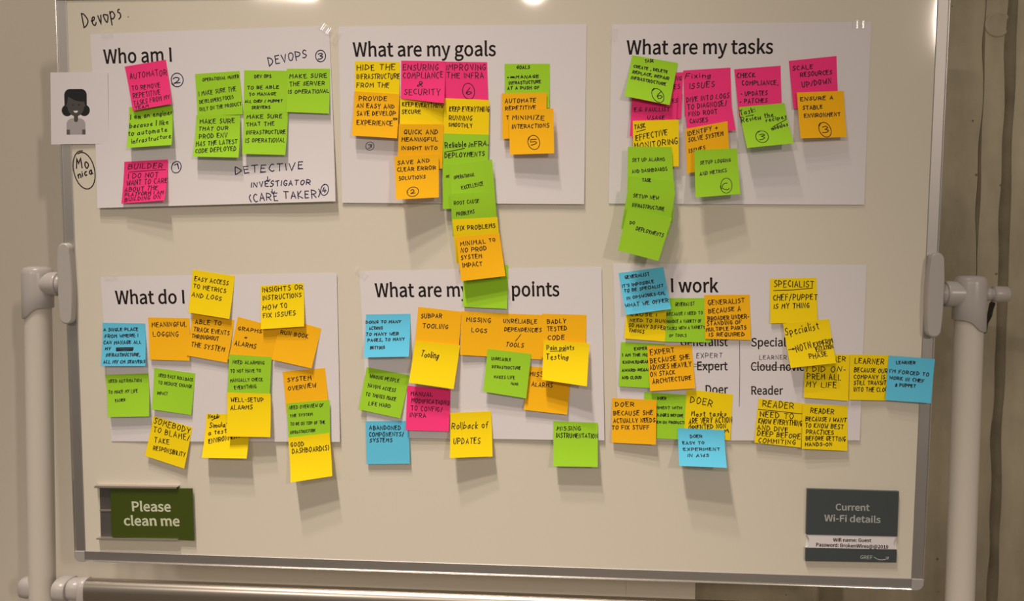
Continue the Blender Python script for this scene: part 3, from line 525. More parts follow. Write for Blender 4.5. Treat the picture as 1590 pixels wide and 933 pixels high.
    ('o', 'goals', 'orange sticky note lettered AUTOMATE, half behind MINIMIZE INTERACTIONS', [(26.1, -338.1, 4.6), (102.0, -338.4, 5.7), (101.4, -266.0, 9.7), (27.7, -261.6, 8.6)], 1.25, [('AUTOMATE', 5.6, 15.9, 57.1, 15.9, 7.0), ('REPETITIVE', 5.5, 28.3, 57.2, 27.7, 6.5), ('T', 7.3, 43.3, 10.9, 43.4, 6.0)], [], []),
    ('o', 'goals', 'orange sticky note lettered MINIMIZE INTERACTIONS with a circled 5', [(38.4, -309.1, 9.7), (113.2, -311.6, 12.8), (115.5, -236.7, 20.8), (41.4, -234.8, 17.7)], 1.25, [('MINIMIZE', 5.6, 16.2, 59.9, 18.4, 7.7), ('INTERACTIONS', 5.2, 31.2, 67.7, 31.6, 6.9), ('5', 36.6, 61.0, 46.3, 60.7, 10.5)], [], [(41.7, 56.1, 10.0, 12.2, -20)]),
    ('p', 'tasks', 'pink sticky note peeking out between the tilted green TASK note and Fixing ISSUES', [(252.4, -368.5, 1.4), (327.7, -371.7, 1.4), (325.5, -295.5, 4.4), (250.3, -293.8, 4.4)], 1.1, [('NG', 63.4, 13.4, 73.1, 13.8, 8.0), ('ES', 62.0, 26.9, 71.7, 26.8, 8.0)], [], []),
    ('p', 'tasks', 'pink sticky note lettered E.G. and USAGE, under the tilted green TASK note', [(244.3, -337.7, 5.1), (319.1, -339.4, 5.1), (316.5, -267.5, 9.1), (240.8, -265.7, 9.1)], 1.1, [('ES', 68.1, 18.8, 75.9, 18.5, 6.8), ('E.G. FAULLIST', 5.6, 32.3, 63.2, 33.4, 6.5), ('USAGE', 27.8, 47.1, 55.8, 47.8, 6.8)], [], []),
    ('y', 'tasks', 'yellow sticky note lettered TASK EFFECTIVE MONITORING', [(245.5, -291.1, 9.6), (321.0, -293.1, 9.6), (322.3, -216.2, 12.6), (247.4, -214.5, 12.6)], 1.25, [('TASK', 2.8, 13.7, 20.6, 11.3, 7.1), ('EFFECTIVE', 5.1, 32.3, 56.9, 24.1, 9.2), ('MONITORING', 2.5, 45.9, 73.9, 38.8, 9.3)], [(6.0, 18.0, 20.6, 14.4)], []),
    ('g', 'tasks', 'tilted green sticky note lettered TASK CREATE, DELETE, REPLACE with a circled 6', [(243.3, -399.9, 2.0), (318.6, -386.7, 1.7), (304.9, -315.8, 15.7), (231.0, -330.8, 16.0)], 1.25, [('TASK', 22.9, 8.8, 36.5, 5.6, 5.2), ('CREATE , DELETE', 5.9, 21.5, 62.1, 20.7, 4.9), ('REPLACE, REPAIR', 6.0, 31.7, 66.3, 32.1, 5.3), ('INFRASTRUCTURE', 5.8, 42.3, 63.3, 43.0, 5.3), ('6', 52.6, 68.8, 61.4, 67.5, 13.2)], [], [(54.0, 62.8, 9.2, 13.0, -35)]),
    ('p', 'tasks', 'pink sticky note lettered Fixing ISSUES', [(327.5, -374.3, 2.1), (404.6, -378.7, 1.4), (408.5, -302.9, 4.4), (331.2, -298.3, 5.1)], 1.2, [('Fixing', 3.6, 13.4, 43.2, 14.3, 8.3), ('ISSUES', 9.8, 30.9, 49.1, 29.4, 8.9)], [], []),
    ('p', 'tasks', 'pink sticky note lettered DIVE INTO LOGS TO DIAGNOSE/FIND ROOT CAUSES', [(328.7, -337.0, 6.6), (401.1, -349.6, 4.9), (414.5, -275.5, 9.9), (335.3, -268.8, 11.6)], 1.2, [('DIVE INTO LOGS', 3.0, 17.7, 74.0, 20.9, 8.4), ('TO DIAGNOSE/', 4.1, 30.9, 68.8, 33.3, 8.8), ('FIND ROOT', 5.1, 43.5, 51.3, 44.4, 8.1), ('CAUSES', 5.6, 56.6, 34.0, 56.8, 7.8)], [], []),
    ('o', 'tasks', 'orange sticky note lettered IDENTIFY + SOLVE SYSTEM ISSUES', [(331.6, -277.3, 12.2), (400.2, -290.0, 11.5), (406.3, -215.4, 13.5), (335.7, -204.6, 14.2)], 1.25, [('IDENTIFY +', 4.4, 12.8, 58.1, 10.6, 7.6), ('SOLVE SYSTEM', 5.2, 23.2, 67.0, 22.2, 7.4), ('ISSUES', 5.7, 41.7, 33.9, 41.2, 7.0)], [], []),
    ('g', 'tasks', 'green sticky note lettered SETUP LOGGING AND METRICS', [(346.1, -241.9, 22.0), (416.5, -245.2, 15.1), (421.8, -170.4, 25.1), (348.3, -163.8, 32.0)], 1.05, [('SETUP LOGGING', 9.8, 23.4, 63.0, 21.2, 5.6), ('AND METRICS', 8.8, 41.3, 55.2, 37.7, 5.6), ('C', 47.3, 68.5, 58.2, 66.9, 12.0)], [], [(53.2, 60.1, 10.0, 12.0, 0)]),
    ('g', 'tasks', 'green sticky note lettered SET UP ALARMS AND DASHBOARDS', [(237.6, -247.6, 17.7), (309.8, -247.8, 15.4), (314.5, -176.2, 18.4), (237.4, -175.9, 20.7)], 1.05, [('SET UP ALARMS', 8.1, 26.0, 62.7, 24.3, 6.1), ('AND DASHBOARDS', 8.3, 46.1, 66.5, 41.0, 6.1)], [], []),
    ('g', 'tasks', 'green sticky note lettered TASK at its top, above SETUP NEW INFRASTRUCTURE', [(241.0, -199.4, 22.6), (315.2, -190.1, 20.7), (313.3, -122.5, 19.7), (235.1, -126.8, 21.6)], 1.2, [('TASK', 22.0, 6.8, 36.3, 5.4, 5.9)], [], []),
    ('g', 'tasks', 'green sticky note lettered SETUP NEW INFRASTRUCTURE', [(238.6, -184.8, 33.4), (315.0, -174.8, 32.6), (305.6, -102.1, 27.6), (228.0, -112.0, 28.4)], 1.05, [('SETUP NEW', 10.6, 20.1, 51.5, 18.8, 5.9), ('INFRASTRUCTURE', 11.9, 35.7, 62.8, 35.9, 5.9)], [], []),
    ('g', 'tasks', 'green sticky note lettered DO DEPLOYMENTS, lowest of the green chain', [(238.1, -147.1, 41.1), (310.5, -130.7, 35.0), (289.4, -59.5, 37.0), (222.3, -76.8, 43.1)], 1.1, [('DO', 9.6, 27.2, 17.6, 25.7, 5.4), ('DEPLOYMENTS', 22.3, 34.8, 70.4, 35.4, 6.3)], [], []),
    ('p', 'tasks', 'pink sticky note lettered CHECK COMPLIANCE, UPDATES, PATCHES', [(410.8, -375.9, 1.4), (485.9, -381.2, 1.4), (489.2, -305.6, 5.4), (420.1, -297.9, 5.4)], 1.25, [('CHECK', 3.5, 13.9, 33.7, 15.0, 7.2), ('COMPLIANCE,', 10.5, 26.2, 71.0, 30.6, 7.2), ('- UPDATES', 6.6, 43.3, 51.6, 45.6, 7.3), ('- PATCHES', 3.9, 55.0, 50.9, 57.4, 7.0)], [], []),
    ('g', 'tasks', 'green sticky note lettered Task: Review the recipes modules, circled 3', [(419.5, -313.6, 6.2), (492.7, -319.8, 7.4), (504.3, -252.3, 27.4), (430.5, -244.8, 26.2)], 1.25, [('Task:', 0.5, 15.4, 25.1, 11.3, 9.5), ('Review the', 0.5, 28.9, 54.2, 23.4, 10.2), ('recipes', 40.7, 31.7, 75.0, 28.0, 7.6), ('modules', 47.0, 47.6, 74.3, 42.4, 7.7), ('3', 23.3, 63.4, 32.0, 63.8, 11.0)], [(8.3, 18.0, 22.1, 16.4), (49.5, 41.8, 74.6, 30.1)], [(28.5, 57.8, 10.4, 10.8, 0)]),
    ('p', 'tasks', 'pink sticky note lettered SCALE RESOURCES UP/DOWN', [(498.8, -388.9, 1.4), (575.1, -396.2, 1.4), (579.5, -318.4, 5.4), (508.1, -310.8, 5.4)], 1.25, [('SCALE', 5.1, 15.3, 37.1, 16.5, 7.1), ('RESOURCES', 16.5, 27.0, 67.5, 28.1, 7.2), ('UP/DOWN', 18.2, 43.7, 66.1, 41.9, 8.2)], [], []),
    ('o', 'tasks', 'orange sticky note lettered ENSURE A STABLE ENVIRONMENT with a circled 3', [(511.7, -336.5, 8.4), (587.6, -339.3, 5.1), (592.2, -263.6, 14.1), (518.0, -261.4, 17.4)], 1.25, [('ENSURE A', 5.0, 14.0, 57.9, 13.1, 5.9), ('STABLE', 7.9, 28.3, 39.8, 28.0, 6.5), ('ENVIRONMENT', 9.5, 41.9, 68.1, 40.9, 6.5), ('3', 37.0, 68.8, 46.3, 69.1, 11.9)], [], [(41.6, 62.5, 9.6, 12.4, -20)]),
    ('o', 'need', 'orange sticky note lettered MEANINGFUL LOGGING', [(-601.4, 49.4, 1.5), (-525.5, 49.8, 1.7), (-525.1, 125.1, 6.7), (-598.0, 124.0, 6.5)], 1.25, [('MEANINGFUL', 6.5, 16.9, 70.3, 14.9, 8.2), ('LOGGING', 8.1, 34.4, 54.4, 33.3, 8.8)], [], []),
    ('o', 'need', 'orange sticky note lettered ABLE TO TRACK EVENTS THROUGHOUT THE SYSTEM', [(-519.4, 41.0, 1.7), (-444.1, 52.4, 1.9), (-456.8, 127.3, 6.9), (-530.0, 115.5, 7.1)], 1.25, [('ABLE TO', 6.4, 17.4, 53.4, 13.1, 8.1), ('TRACK EVENTS', 6.3, 31.2, 70.7, 27.7, 7.8), ('THROUGHOUT', 4.2, 43.2, 52.8, 40.3, 6.9), ('THE SYSTEM', 5.6, 59.0, 67.0, 57.3, 8.6)], [], []),
    ('o', 'need', 'orange sticky note lettered GRAPHS + ALARMS', [(-437.8, 46.0, 1.9), (-363.3, 64.6, 2.2), (-381.3, 139.7, 6.2), (-454.8, 120.6, 6.7)], 1.25, [('GRAPHS', 5.2, 22.0, 47.0, 17.5, 6.7), ('+', 20.4, 35.4, 25.3, 33.4, 6.0), ('ALARMS', 5.4, 49.4, 43.4, 45.9, 8.1)], [], []),
    ('o', 'need', 'orange sticky note lettered RUN BOOK, behind INSIGHTS OR INSTRUCTIONS', [(-359.9, 45.3, 2.2), (-288.5, 64.7, 2.3), (-304.9, 134.5, 8.3), (-376.4, 119.9, 8.2)], 1.25, [('RUN BOOK', 5.7, 28.9, 56.2, 23.9, 7.1)], [], []),
    ('y', 'need', 'yellow sticky note lettered INSIGHTS OR INSTRUCTIONS HOW TO FIX ISSUES', [(-396.3, -8.9, 2.0), (-319.0, -14.8, 2.2), (-316.6, 60.5, 10.2), (-393.9, 66.7, 10.0)], 1.25, [('INSIGHTS OR', 3.7, 11.6, 73.9, 10.7, 8.5), ('INSTRUCTIONS', 3.8, 26.1, 71.0, 24.6, 8.5), ('HOW', 3.7, 42.6, 28.4, 41.6, 8.1), ('TO', 35.2, 41.7, 46.2, 40.4, 8.4), ('FIX ISSUES', 4.2, 56.5, 60.6, 55.2, 7.7)], [], []),
    ('g', 'need', 'green sticky note lettered NEED ALARMING TO NOT HAVE TO MANUALLY CHECK', [(-452.1, 112.1, 8.1), (-376.8, 115.9, 6.8), (-381.2, 194.9, 8.8), (-456.7, 187.5, 10.1)], 1.05, [('NEED ALARMING', 7.1, 16.0, 63.4, 13.3, 5.8), ('TO NOT HAVE TO', 4.1, 32.1, 58.3, 27.1, 5.8), ('MANUALLY CHECK', 4.4, 48.9, 62.5, 41.8, 5.8), ('EVERYTHING', 13.2, 61.6, 51.5, 54.9, 6.3)], [], []),
    ('y', 'need', 'yellow sticky note with mixed handwriting ending ENVIRONMENT, partly under WELL-SETUP ALARMS', [(-498.4, 219.9, 2.7), (-418.9, 220.1, 3.4), (-419.9, 294.9, 19.4), (-501.5, 295.7, 18.7)], 1.25, [('Need:', 4.0, 8.6, 22.4, 7.3, 7.0), ('Simulate', 7.2, 25.4, 45.7, 21.7, 9.1), ('a test', 6.4, 37.6, 36.7, 32.7, 7.9), ('ENVIRONMENT', 8.9, 52.2, 61.2, 41.1, 8.3)], [(9.8, 11.7, 22.9, 4.4)], []),
    ('y', 'need', 'yellow sticky note lettered WELL-SETUP ALARMS', [(-456.0, 179.4, 11.4), (-378.5, 180.9, 9.1), (-377.1, 255.9, 18.1), (-454.7, 256.2, 20.4)], 1.25, [('WELL-SETUP', 6.8, 16.0, 63.0, 14.4, 7.4), ('ALARMS', 5.9, 30.1, 43.6, 27.8, 7.9)], [], []),
    ('y', 'need', 'yellow sticky note lettered EASY ACCESS TO METRICS AND LOGS', [(-517.8, -36.3, 1.7), (-441.9, -25.7, 1.9), (-450.9, 49.6, 7.9), (-524.8, 39.1, 7.7)], 1.25, [('EASY ACCESS', 5.3, 18.5, 65.7, 18.0, 7.4), ('TO METRICS', 4.3, 31.6, 62.9, 31.9, 7.4), ('AND LOGS', 3.0, 47.0, 56.5, 46.6, 7.7)], [], []),
    ('b', 'need', 'blue sticky note lettered A SINGLE PLACE with a blacked-out word', [(-685.4, 60.1, 1.3), (-606.8, 60.4, 1.5), (-604.3, 135.1, 10.5), (-685.8, 136.6, 10.3)], 1.25, [('A SINGLE PLACE', 2.2, 15.2, 62.6, 13.1, 5.7), ('FROM WHERE I', 4.7, 26.6, 62.4, 24.2, 5.7), ('CAN MANAGE ALL', 2.7, 37.8, 68.1, 36.3, 5.7), ('MY', 5.5, 48.3, 14.5, 48.3, 5.1), ('INFRASTRUCTURE,', 8.1, 59.6, 66.2, 58.3, 5.7), ('ALL MY CM SERVERS', 4.1, 71.5, 75.0, 70.9, 5.6)], [(24.6, 44.2, 54.6, 43.4), (24.6, 45.6, 54.6, 44.8), (24.7, 47.0, 54.6, 46.3), (24.7, 48.5, 54.1, 47.7), (25.1, 49.6, 53.6, 48.8)], []),
    ('g', 'need', 'green sticky note lettered NEED AUTOMATION, below the blue A SINGLE PLACE note', [(-683.1, 154.1, 1.4), (-603.4, 149.6, 1.6), (-600.0, 225.4, 10.6), (-675.9, 228.5, 10.4)], 1.0, [('NEED AUTOMATION', 4.3, 14.4, 62.8, 14.7, 5.9), ('TO MAKE MY LIFE', 2.9, 34.1, 55.2, 33.6, 5.9), ('EASIER', 14.6, 49.5, 32.4, 48.3, 5.2)], [], []),
    ('g', 'need', 'green sticky note lettered NEED EASY, below MEANINGFUL LOGGING', [(-592.6, 139.8, 1.6), (-517.5, 148.0, 1.9), (-524.9, 222.4, 5.9), (-595.4, 213.0, 8.9)], 1.0, [('NEED EASY ROLLBACK', 8.9, 14.8, 73.3, 15.2, 6.0), ('TO REDUCE CHANGE', 8.7, 28.3, 72.0, 27.3, 5.9), ('IMPACT', 8.4, 47.7, 27.6, 46.6, 5.9)], [], []),
    ('y', 'need', 'tilted yellow sticky note lettered SOMEBODY TO BLAME/TAKE RESPONSIBILITY', [(-596.3, 226.2, 2.2), (-524.8, 245.4, 2.8), (-539.2, 319.4, 7.8), (-611.3, 298.0, 7.2)], 1.25, [('SOMEBODY', 3.4, 13.0, 72.9, 12.1, 10.8), ('TO BLAME/', 5.7, 28.8, 74.5, 25.2, 10.1), ('TAKE', 11.9, 46.9, 39.4, 43.1, 9.4), ('RESPONSIBILITY', 12.7, 60.4, 73.0, 55.5, 8.2)], [], []),
    ('o', 'need', 'orange sticky note lettered SYSTEM OVERVIEW', [(-358.9, 142.2, 2.5), (-282.6, 134.2, 2.7), (-275.0, 209.1, 6.7), (-351.4, 216.5, 6.5)], 1.25, [('SYSTEM', 7.3, 19.1, 49.4, 18.9, 7.9), ('OVERVIEW', 7.2, 34.9, 56.8, 32.6, 7.9)], [], []),
    ('g', 'need', 'green sticky note lettered NEED OVERVIEW OF THE SYSTEM', [(-350.6, 197.4, 8.0), (-273.6, 189.5, 7.7), (-272.7, 264.7, 9.7), (-346.9, 272.3, 10.0)], 1.0, [('NEED OVERVIEW OF', 4.2, 11.5, 64.8, 11.3, 6.4), ('THE SYSTEM', 4.9, 25.3, 45.1, 25.6, 5.2), ('TO BE ON TOP OF THE', 5.0, 40.5, 67.1, 42.0, 5.8), ('INFRASTRUCTURE', 4.3, 55.3, 49.2, 55.1, 5.2)], [], []),
    ('y', 'need', 'yellow sticky note lettered GOOD DASHBOARD(S), hanging below its sheet', [(-347.5, 257.8, 11.9), (-273.8, 248.1, 10.2), (-265.7, 321.2, 23.2), (-338.6, 333.3, 27.9)], 1.25, [('GOOD', 3.6, 16.5, 27.4, 17.5, 7.9), ('DASHBOARD(S)', 5.5, 28.5, 72.5, 30.4, 8.9)], [], []),
    ('b', 'pain', 'light blue sticky note lettered DOING TO MANY ACTIONS', [(-209.2, 39.0, 1.4), (-130.9, 36.8, 1.6), (-131.1, 109.5, 16.6), (-209.7, 112.3, 16.4)], 1.25, [('DOING TO MANY', 0.3, 16.4, 59.6, 16.2, 5.2), ('ACTIONS', 6.2, 27.2, 28.9, 27.0, 4.9), ('TO MANY WEB', 1.1, 38.1, 56.4, 37.6, 5.2), ('PAGES, TO MANY', 4.5, 48.7, 67.0, 47.5, 5.2), ('BUTTONS', 10.0, 61.9, 34.0, 61.7, 5.1)], [], []),
    ('o', 'pain', 'orange sticky note lettered SUBPAR TOOLING', [(-117.2, 24.5, 1.6), (-41.4, 32.0, 1.8), (-47.1, 107.6, 6.8), (-123.6, 101.2, 6.6)], 1.25, [('SUBPAR', 6.7, 18.8, 42.4, 14.4, 7.5), ('TOOLING', 11.0, 35.1, 54.4, 32.5, 7.8)], [], []),
    ('o', 'pain', 'orange sticky note lettered MISSING LOGS', [(-41.1, 30.8, 4.7), (32.2, 34.1, 2.0), (28.7, 109.3, 6.0), (-43.2, 106.4, 8.7)], 1.25, [('MISSING', 9.4, 17.6, 52.2, 17.1, 7.9), ('LOGS', 19.4, 35.1, 46.4, 35.2, 7.3)], [], []),
    ('o', 'pain', 'orange sticky note lettered UNRELIABLE DEPENDENCIES / TOOLS', [(26.6, 33.8, 2.6), (100.0, 35.7, 2.1), (98.1, 112.3, 6.1), (21.8, 109.3, 6.7)], 1.25, [('UNRELIABLE', 5.5, 15.9, 64.3, 15.7, 7.3), ('DEPENDENCIES', 8.5, 30.6, 72.8, 29.2, 6.7), ('TOOLS', 12.6, 57.1, 43.0, 57.0, 7.3)], [(28.9, 46.5, 37.3, 35.0)], []),
    ('o', 'pain', 'orange sticky note lettered BADLY TESTED CODE', [(97.2, 33.4, 2.5), (173.5, 34.7, 2.3), (172.2, 109.6, 6.3), (96.7, 109.5, 6.5)], 1.25, [('BADLY', 9.5, 17.3, 41.1, 15.1, 7.8), ('TESTED', 9.7, 29.3, 42.7, 27.1, 7.3), ('CODE', 11.1, 44.6, 39.0, 44.0, 7.8)], [], []),
    ('o', 'pain', 'orange sticky note lettered MISSING ALARMS, half under the yellow Testing note', [(76.5, 124.5, 2.4), (148.4, 131.1, 2.7), (142.3, 206.6, 9.7), (67.4, 199.8, 9.4)], 1.25, [('MISSING', 2.9, 17.3, 43.7, 14.7, 7.9), ('ALARMS', 8.8, 34.5, 45.2, 32.6, 7.9)], [], []),
    ('g', 'pain', 'green sticky note lettered UNRELIABLE INFRASTRUCTURE MAKES LIFE HARD', [(4.4, 95.4, 7.3), (79.4, 102.7, 6.7), (71.9, 179.2, 12.7), (-2.6, 168.5, 13.3)], 1.0, [('UNRELIABLE', 8.7, 18.5, 42.1, 16.6, 5.2), ('INFRASTRUCTURE', 11.0, 32.6, 60.4, 29.0, 5.2), ('MAKES LIFE', 16.6, 50.0, 52.4, 46.3, 5.1), ('HARD', 47.0, 56.8, 59.5, 56.4, 4.4)], [], []),
    ('g', 'pain', 'tilted green sticky note lettered WRONG PEOPLE HAVING ACCESS TO THINGS', [(-208.7, 131.6, 1.6), (-132.6, 144.5, 1.9), (-148.2, 220.1, 6.9), (-222.1, 205.7, 6.6)], 1.05, [('WRONG PEOPLE', 8.9, 17.4, 60.0, 16.0, 6.3), ('HAVING ACCESS', 8.5, 33.8, 57.2, 33.3, 6.3), ('TO THINGS MAKE', 7.2, 49.8, 61.0, 48.3, 6.3), ('LIFE HARD', 16.1, 64.8, 54.4, 61.1, 6.2)], [], []),
    ('b', 'pain', 'blue sticky note lettered ABANDONED COMPONENTS/SYSTEMS', [(-211.1, 227.3, 2.7), (-134.1, 225.0, 3.2), (-132.0, 300.5, 6.2), (-208.9, 303.5, 5.7)], 1.25, [('ABANDONED', 6.6, 15.3, 61.4, 15.5, 7.5), ('COMPONENTS/', 5.7, 27.4, 66.2, 27.1, 7.8), ('SYSTEMS', 6.6, 36.9, 45.5, 36.9, 6.9)], [], []),
    ('p', 'pain', 'pink sticky note lettered MANUAL MODIFICATIONS TO CONFIG/INFRA', [(-136.7, 162.4, 3.2), (-60.4, 168.2, 2.3), (-62.8, 240.6, 9.3), (-138.5, 239.8, 10.2)], 1.15, [('MANUAL', 7.0, 16.8, 44.8, 15.5, 7.6), ('MODIFICATIONS', 8.2, 28.7, 74.8, 28.4, 7.8), ('TO CONFIG/', 7.9, 41.8, 62.9, 41.5, 8.3), ('INFRA', 7.0, 53.8, 34.1, 53.3, 7.7)], [], []),
    ('y', 'pain', 'yellow sticky note with the single handwritten word Tooling', [(-122.0, 83.2, 7.6), (-43.4, 89.6, 7.7), (-52.8, 163.8, 20.7), (-130.5, 154.0, 20.6)], 1.25, [('Tooling', 13.0, 27.5, 42.4, 27.5, 11.8)], [], []),
    ('y', 'pain', 'yellow sticky note handwritten Pain points Testing', [(100.6, 79.0, 7.3), (178.7, 82.5, 9.5), (175.1, 153.4, 27.5), (98.9, 144.8, 21.3)], 1.25, [('Pain points', 6.0, 18.0, 51.2, 13.9, 9.5), ('Testing', 5.9, 36.2, 42.0, 32.8, 10.6)], [(11.6, 20.3, 37.8, 17.2)], []),
    ('y', 'pain', 'yellow sticky note lettered Rollback of UPDATES', [(-59.6, 207.7, 11.6), (10.7, 204.5, 3.7), (14.6, 281.0, 16.7), (-58.6, 283.5, 24.6)], 1.25, [('Rollback of', 2.9, 28.2, 68.3, 28.1, 11.7), ('UPDATES', 6.2, 52.9, 53.6, 54.2, 10.3)], [], []),
    ('g', 'pain', 'green sticky note lettered MISSING INSTRUMENTATION, at a lower sheet corner', [(118.7, 219.6, 4.7), (195.4, 220.7, 5.1), (195.5, 294.4, 18.1), (119.7, 295.4, 17.7)], 1.25, [('MISSING', 6.4, 15.8, 46.3, 14.5, 7.3), ('INSTRUMENTATION', 5.5, 27.8, 75.7, 27.2, 7.8)], [], []),
    ('y', 'work', 'yellow sticky note ending SO MANY DIFFER THINGS, under the tilted blue note', [(241.9, 10.3, 1.4), (308.9, 10.9, 1.4), (308.0, 78.3, 5.4), (237.8, 73.8, 5.4)], 1.25, [('CAUSE I', 9.1, 29.9, 57.8, 28.5, 5.8), ('NEED TO RUN', 8.2, 41.5, 73.7, 39.7, 6.7), ('SO MANY DIFFER', 6.8, 51.7, 75.1, 53.8, 7.6), ('THINGS', 7.1, 62.1, 35.3, 62.9, 7.1)], [], []),
    ('g', 'work', 'green sticky note lettered GENERALIST BECAUSE I NEED TO HANDLE A VARIETY', [(311.5, 4.5, 1.5), (382.0, 3.1, 1.4), (384.0, 78.6, 4.4), (306.3, 78.3, 5.7)], 1.0, [('GENERALIST', 13.1, 13.7, 46.9, 12.7, 6.2), ('BECAUSE I NEED TO', -0.5, 30.5, 61.7, 27.8, 5.4), ('HANDLE A VARIETY OF', 0.6, 43.4, 59.6, 41.7, 5.4), ('TASKS WITH A VARIETY', 2.1, 55.6, 65.7, 52.4, 5.4), ('OF TOOLS', 6.7, 67.6, 34.9, 66.6, 5.0)], [], []),
    ('o', 'work', 'orange sticky note lettered GENERALIST BECAUSE A BROADER UNDERSTANDING', [(371.0, -1.7, 1.7), (446.6, -3.1, 1.4), (450.1, 73.3, 5.4), (373.6, 72.3, 5.7)], 1.25, [('GENERALIST', 6.6, 17.3, 67.2, 13.5, 8.0), ('BECAUSE A', 6.9, 32.0, 60.4, 26.9, 7.6), ('BROADER UNDER-', 5.8, 44.5, 73.9, 39.4, 7.3), ('STANDING OF', 3.7, 53.1, 60.8, 48.9, 6.9), ('MULTIPLE PARTS', 2.0, 63.2, 68.7, 58.0, 6.5), ('IS REQUIRED', 7.0, 71.5, 65.2, 69.6, 6.5)], [], []),
    ('b', 'work', "tilted light blue sticky note lettered GENERALIST IT'S IMPOSIBLE", [(226.6, -37.3, 1.4), (301.7, -48.2, 1.4), (314.3, 21.4, 15.4), (239.5, 32.6, 15.4)], 1.25, [('GENERALIST', 9.5, 12.0, 50.8, 11.9, 6.0), ("IT'S IMPOSIBLE", 2.3, 27.2, 56.0, 26.0, 5.6), ('TO BE SPECIALIST', 4.1, 36.1, 70.3, 35.6, 5.6), ('IN OPSWORKS-CM,', 6.7, 49.5, 70.8, 49.1, 5.5), ('WHAT WE OFFER', 1.4, 62.7, 73.9, 63.4, 6.7)], [], []),
    ('g', 'work', 'green sticky note lettered EXPERT I AM THE, beside the orange EXPERT note', [(232.7, 80.5, 1.5), (307.7, 83.0, 1.5), (304.7, 159.2, 5.5), (229.8, 156.4, 5.5)], 1.25, [('EXPERT', 23.9, 12.8, 50.2, 10.4, 5.0), ('I AM THE MOST', 4.1, 24.9, 56.4, 21.2, 5.0), ('KNOWLEDGEABLE', 5.6, 36.8, 57.0, 32.8, 4.7), ('AWARD REGARD', 4.3, 50.8, 57.8, 46.6, 4.7), ('AND CLOUD', 5.0, 63.3, 38.4, 60.9, 4.7)], [], []),
    ('o', 'work', 'orange sticky note lettered EXPERT BECAUSE SHE ADVISES HEAVILY ON STACK ARCHITECTURE', [(276.7, 86.1, 2.4), (352.2, 83.7, 1.5), (358.9, 156.7, 8.5), (283.0, 163.0, 9.4)], 1.25, [('EXPERT', 5.3, 15.8, 45.5, 12.1, 8.8), ('BECAUSE SHE', 4.3, 30.2, 70.7, 24.2, 8.7), ('ADVISES HEAVILY', 2.7, 41.1, 72.4, 37.1, 8.2), ('ON STACK', 2.7, 51.9, 44.0, 49.8, 7.6), ('ARCHITECTURE', 5.4, 63.7, 70.5, 61.0, 7.6)], [], []),
    ('g', 'work', 'green sticky note lettered DOER, between the orange and yellow DOER notes', [(273.6, 166.1, 1.9), (351.4, 170.1, 2.0), (349.0, 246.6, 6.0), (273.4, 244.8, 5.9)], 1.25, [('DOER', 22.7, 11.2, 36.7, 10.3, 4.6), ('EXPERIMENT WITH', 1.9, 28.3, 62.9, 24.5, 4.6), ('TECHNOLOGIES BEFORE', 2.1, 39.6, 66.2, 37.5, 4.6), ('USING THEM ON PRODUCTION', -3.1, 52.0, 76.2, 49.3, 4.6)], [], []),
    ('y', 'work', 'yellow sticky note lettered DOER Most tasks ARE VERY ACTION ORIENTED', [(345.4, 159.8, 2.2), (423.3, 167.3, 2.1), (420.1, 245.8, 6.1), (342.0, 239.7, 6.2)], 1.25, [('DOER', 7.0, 21.1, 42.9, 23.8, 11.1), ('Most tasks', 10.2, 43.3, 67.2, 37.3, 8.5), ('ARE VERY ACTION', 7.4, 55.5, 77.0, 46.5, 9.0), ('ORIENTED NON', 7.4, 65.3, 67.7, 56.0, 6.8), ('M', 66.1, 64.7, 72.7, 63.5, 6.4)], [], []),
    ('o', 'work', 'orange sticky note lettered DOER BECAUSE SHE ACTUALLY NEEDS TO FIX STUFF', [(219.1, 177.6, 1.5), (294.7, 179.0, 5.5), (294.2, 255.0, 11.5), (219.4, 254.1, 7.5)], 1.25, [('DOER', 6.0, 14.5, 37.6, 13.0, 7.8), ('BECAUSE SHE', 3.1, 29.9, 69.9, 25.4, 7.8), ('ACTUALLY NEEDS', 3.2, 42.4, 74.0, 37.7, 7.5), ('TO FIX STUFF', 0.4, 54.1, 64.0, 50.5, 7.2)], [], []),
    ('b', 'work', 'light blue sticky note lettered DOER EASY TO EXPERIMENT, casting a long shadow', [(331.5, 226.3, 6.7), (409.6, 227.8, 8.4), (410.5, 285.7, 34.4), (332.2, 285.4, 30.7)], 1.25, [('DOER', 20.3, 20.1, 39.4, 18.7, 6.9), ('EASY TO', 8.0, 34.5, 42.4, 32.0, 6.0), ('EXPERIMENT', 8.3, 46.8, 67.3, 43.1, 5.8), ('IN AWS', 14.9, 58.5, 48.2, 56.8, 6.3)], [], []),
    ('y', 'work', 'yellow sticky note lettered SPECIALIST, underlined, ending IS MY THING', [(479.3, -30.3, 1.4), (556.0, -33.0, 1.4), (558.8, 41.6, 5.4), (481.5, 44.8, 5.4)], 1.25, [('SPECIALIST', 6.9, 14.0, 71.1, 16.5, 11.0), ('CHEF/PUPPET', 5.1, 36.8, 76.1, 37.9, 9.9), ('IS MY THING', 6.5, 51.4, 62.7, 50.8, 8.8)], [(6.0, 20.3, 69.3, 17.8)], []),
    ('y', 'work', 'yellow sticky note lettered I DID ON-PREM ALL MY LIFE', [(541.6, 95.0, 1.6), (615.0, 96.0, 1.7), (613.7, 173.6, 6.7), (540.1, 169.6, 6.6)], 1.25, [('LEARNER', 20.1, 14.1, 68.3, 11.5, 8.9), ('I DID ON-', 3.6, 31.4, 69.6, 28.4, 9.5), ('PREM ALL', 5.2, 43.8, 62.7, 42.2, 10.0), ('MY LIFE', 4.5, 57.7, 54.8, 56.0, 9.4)], [], []),
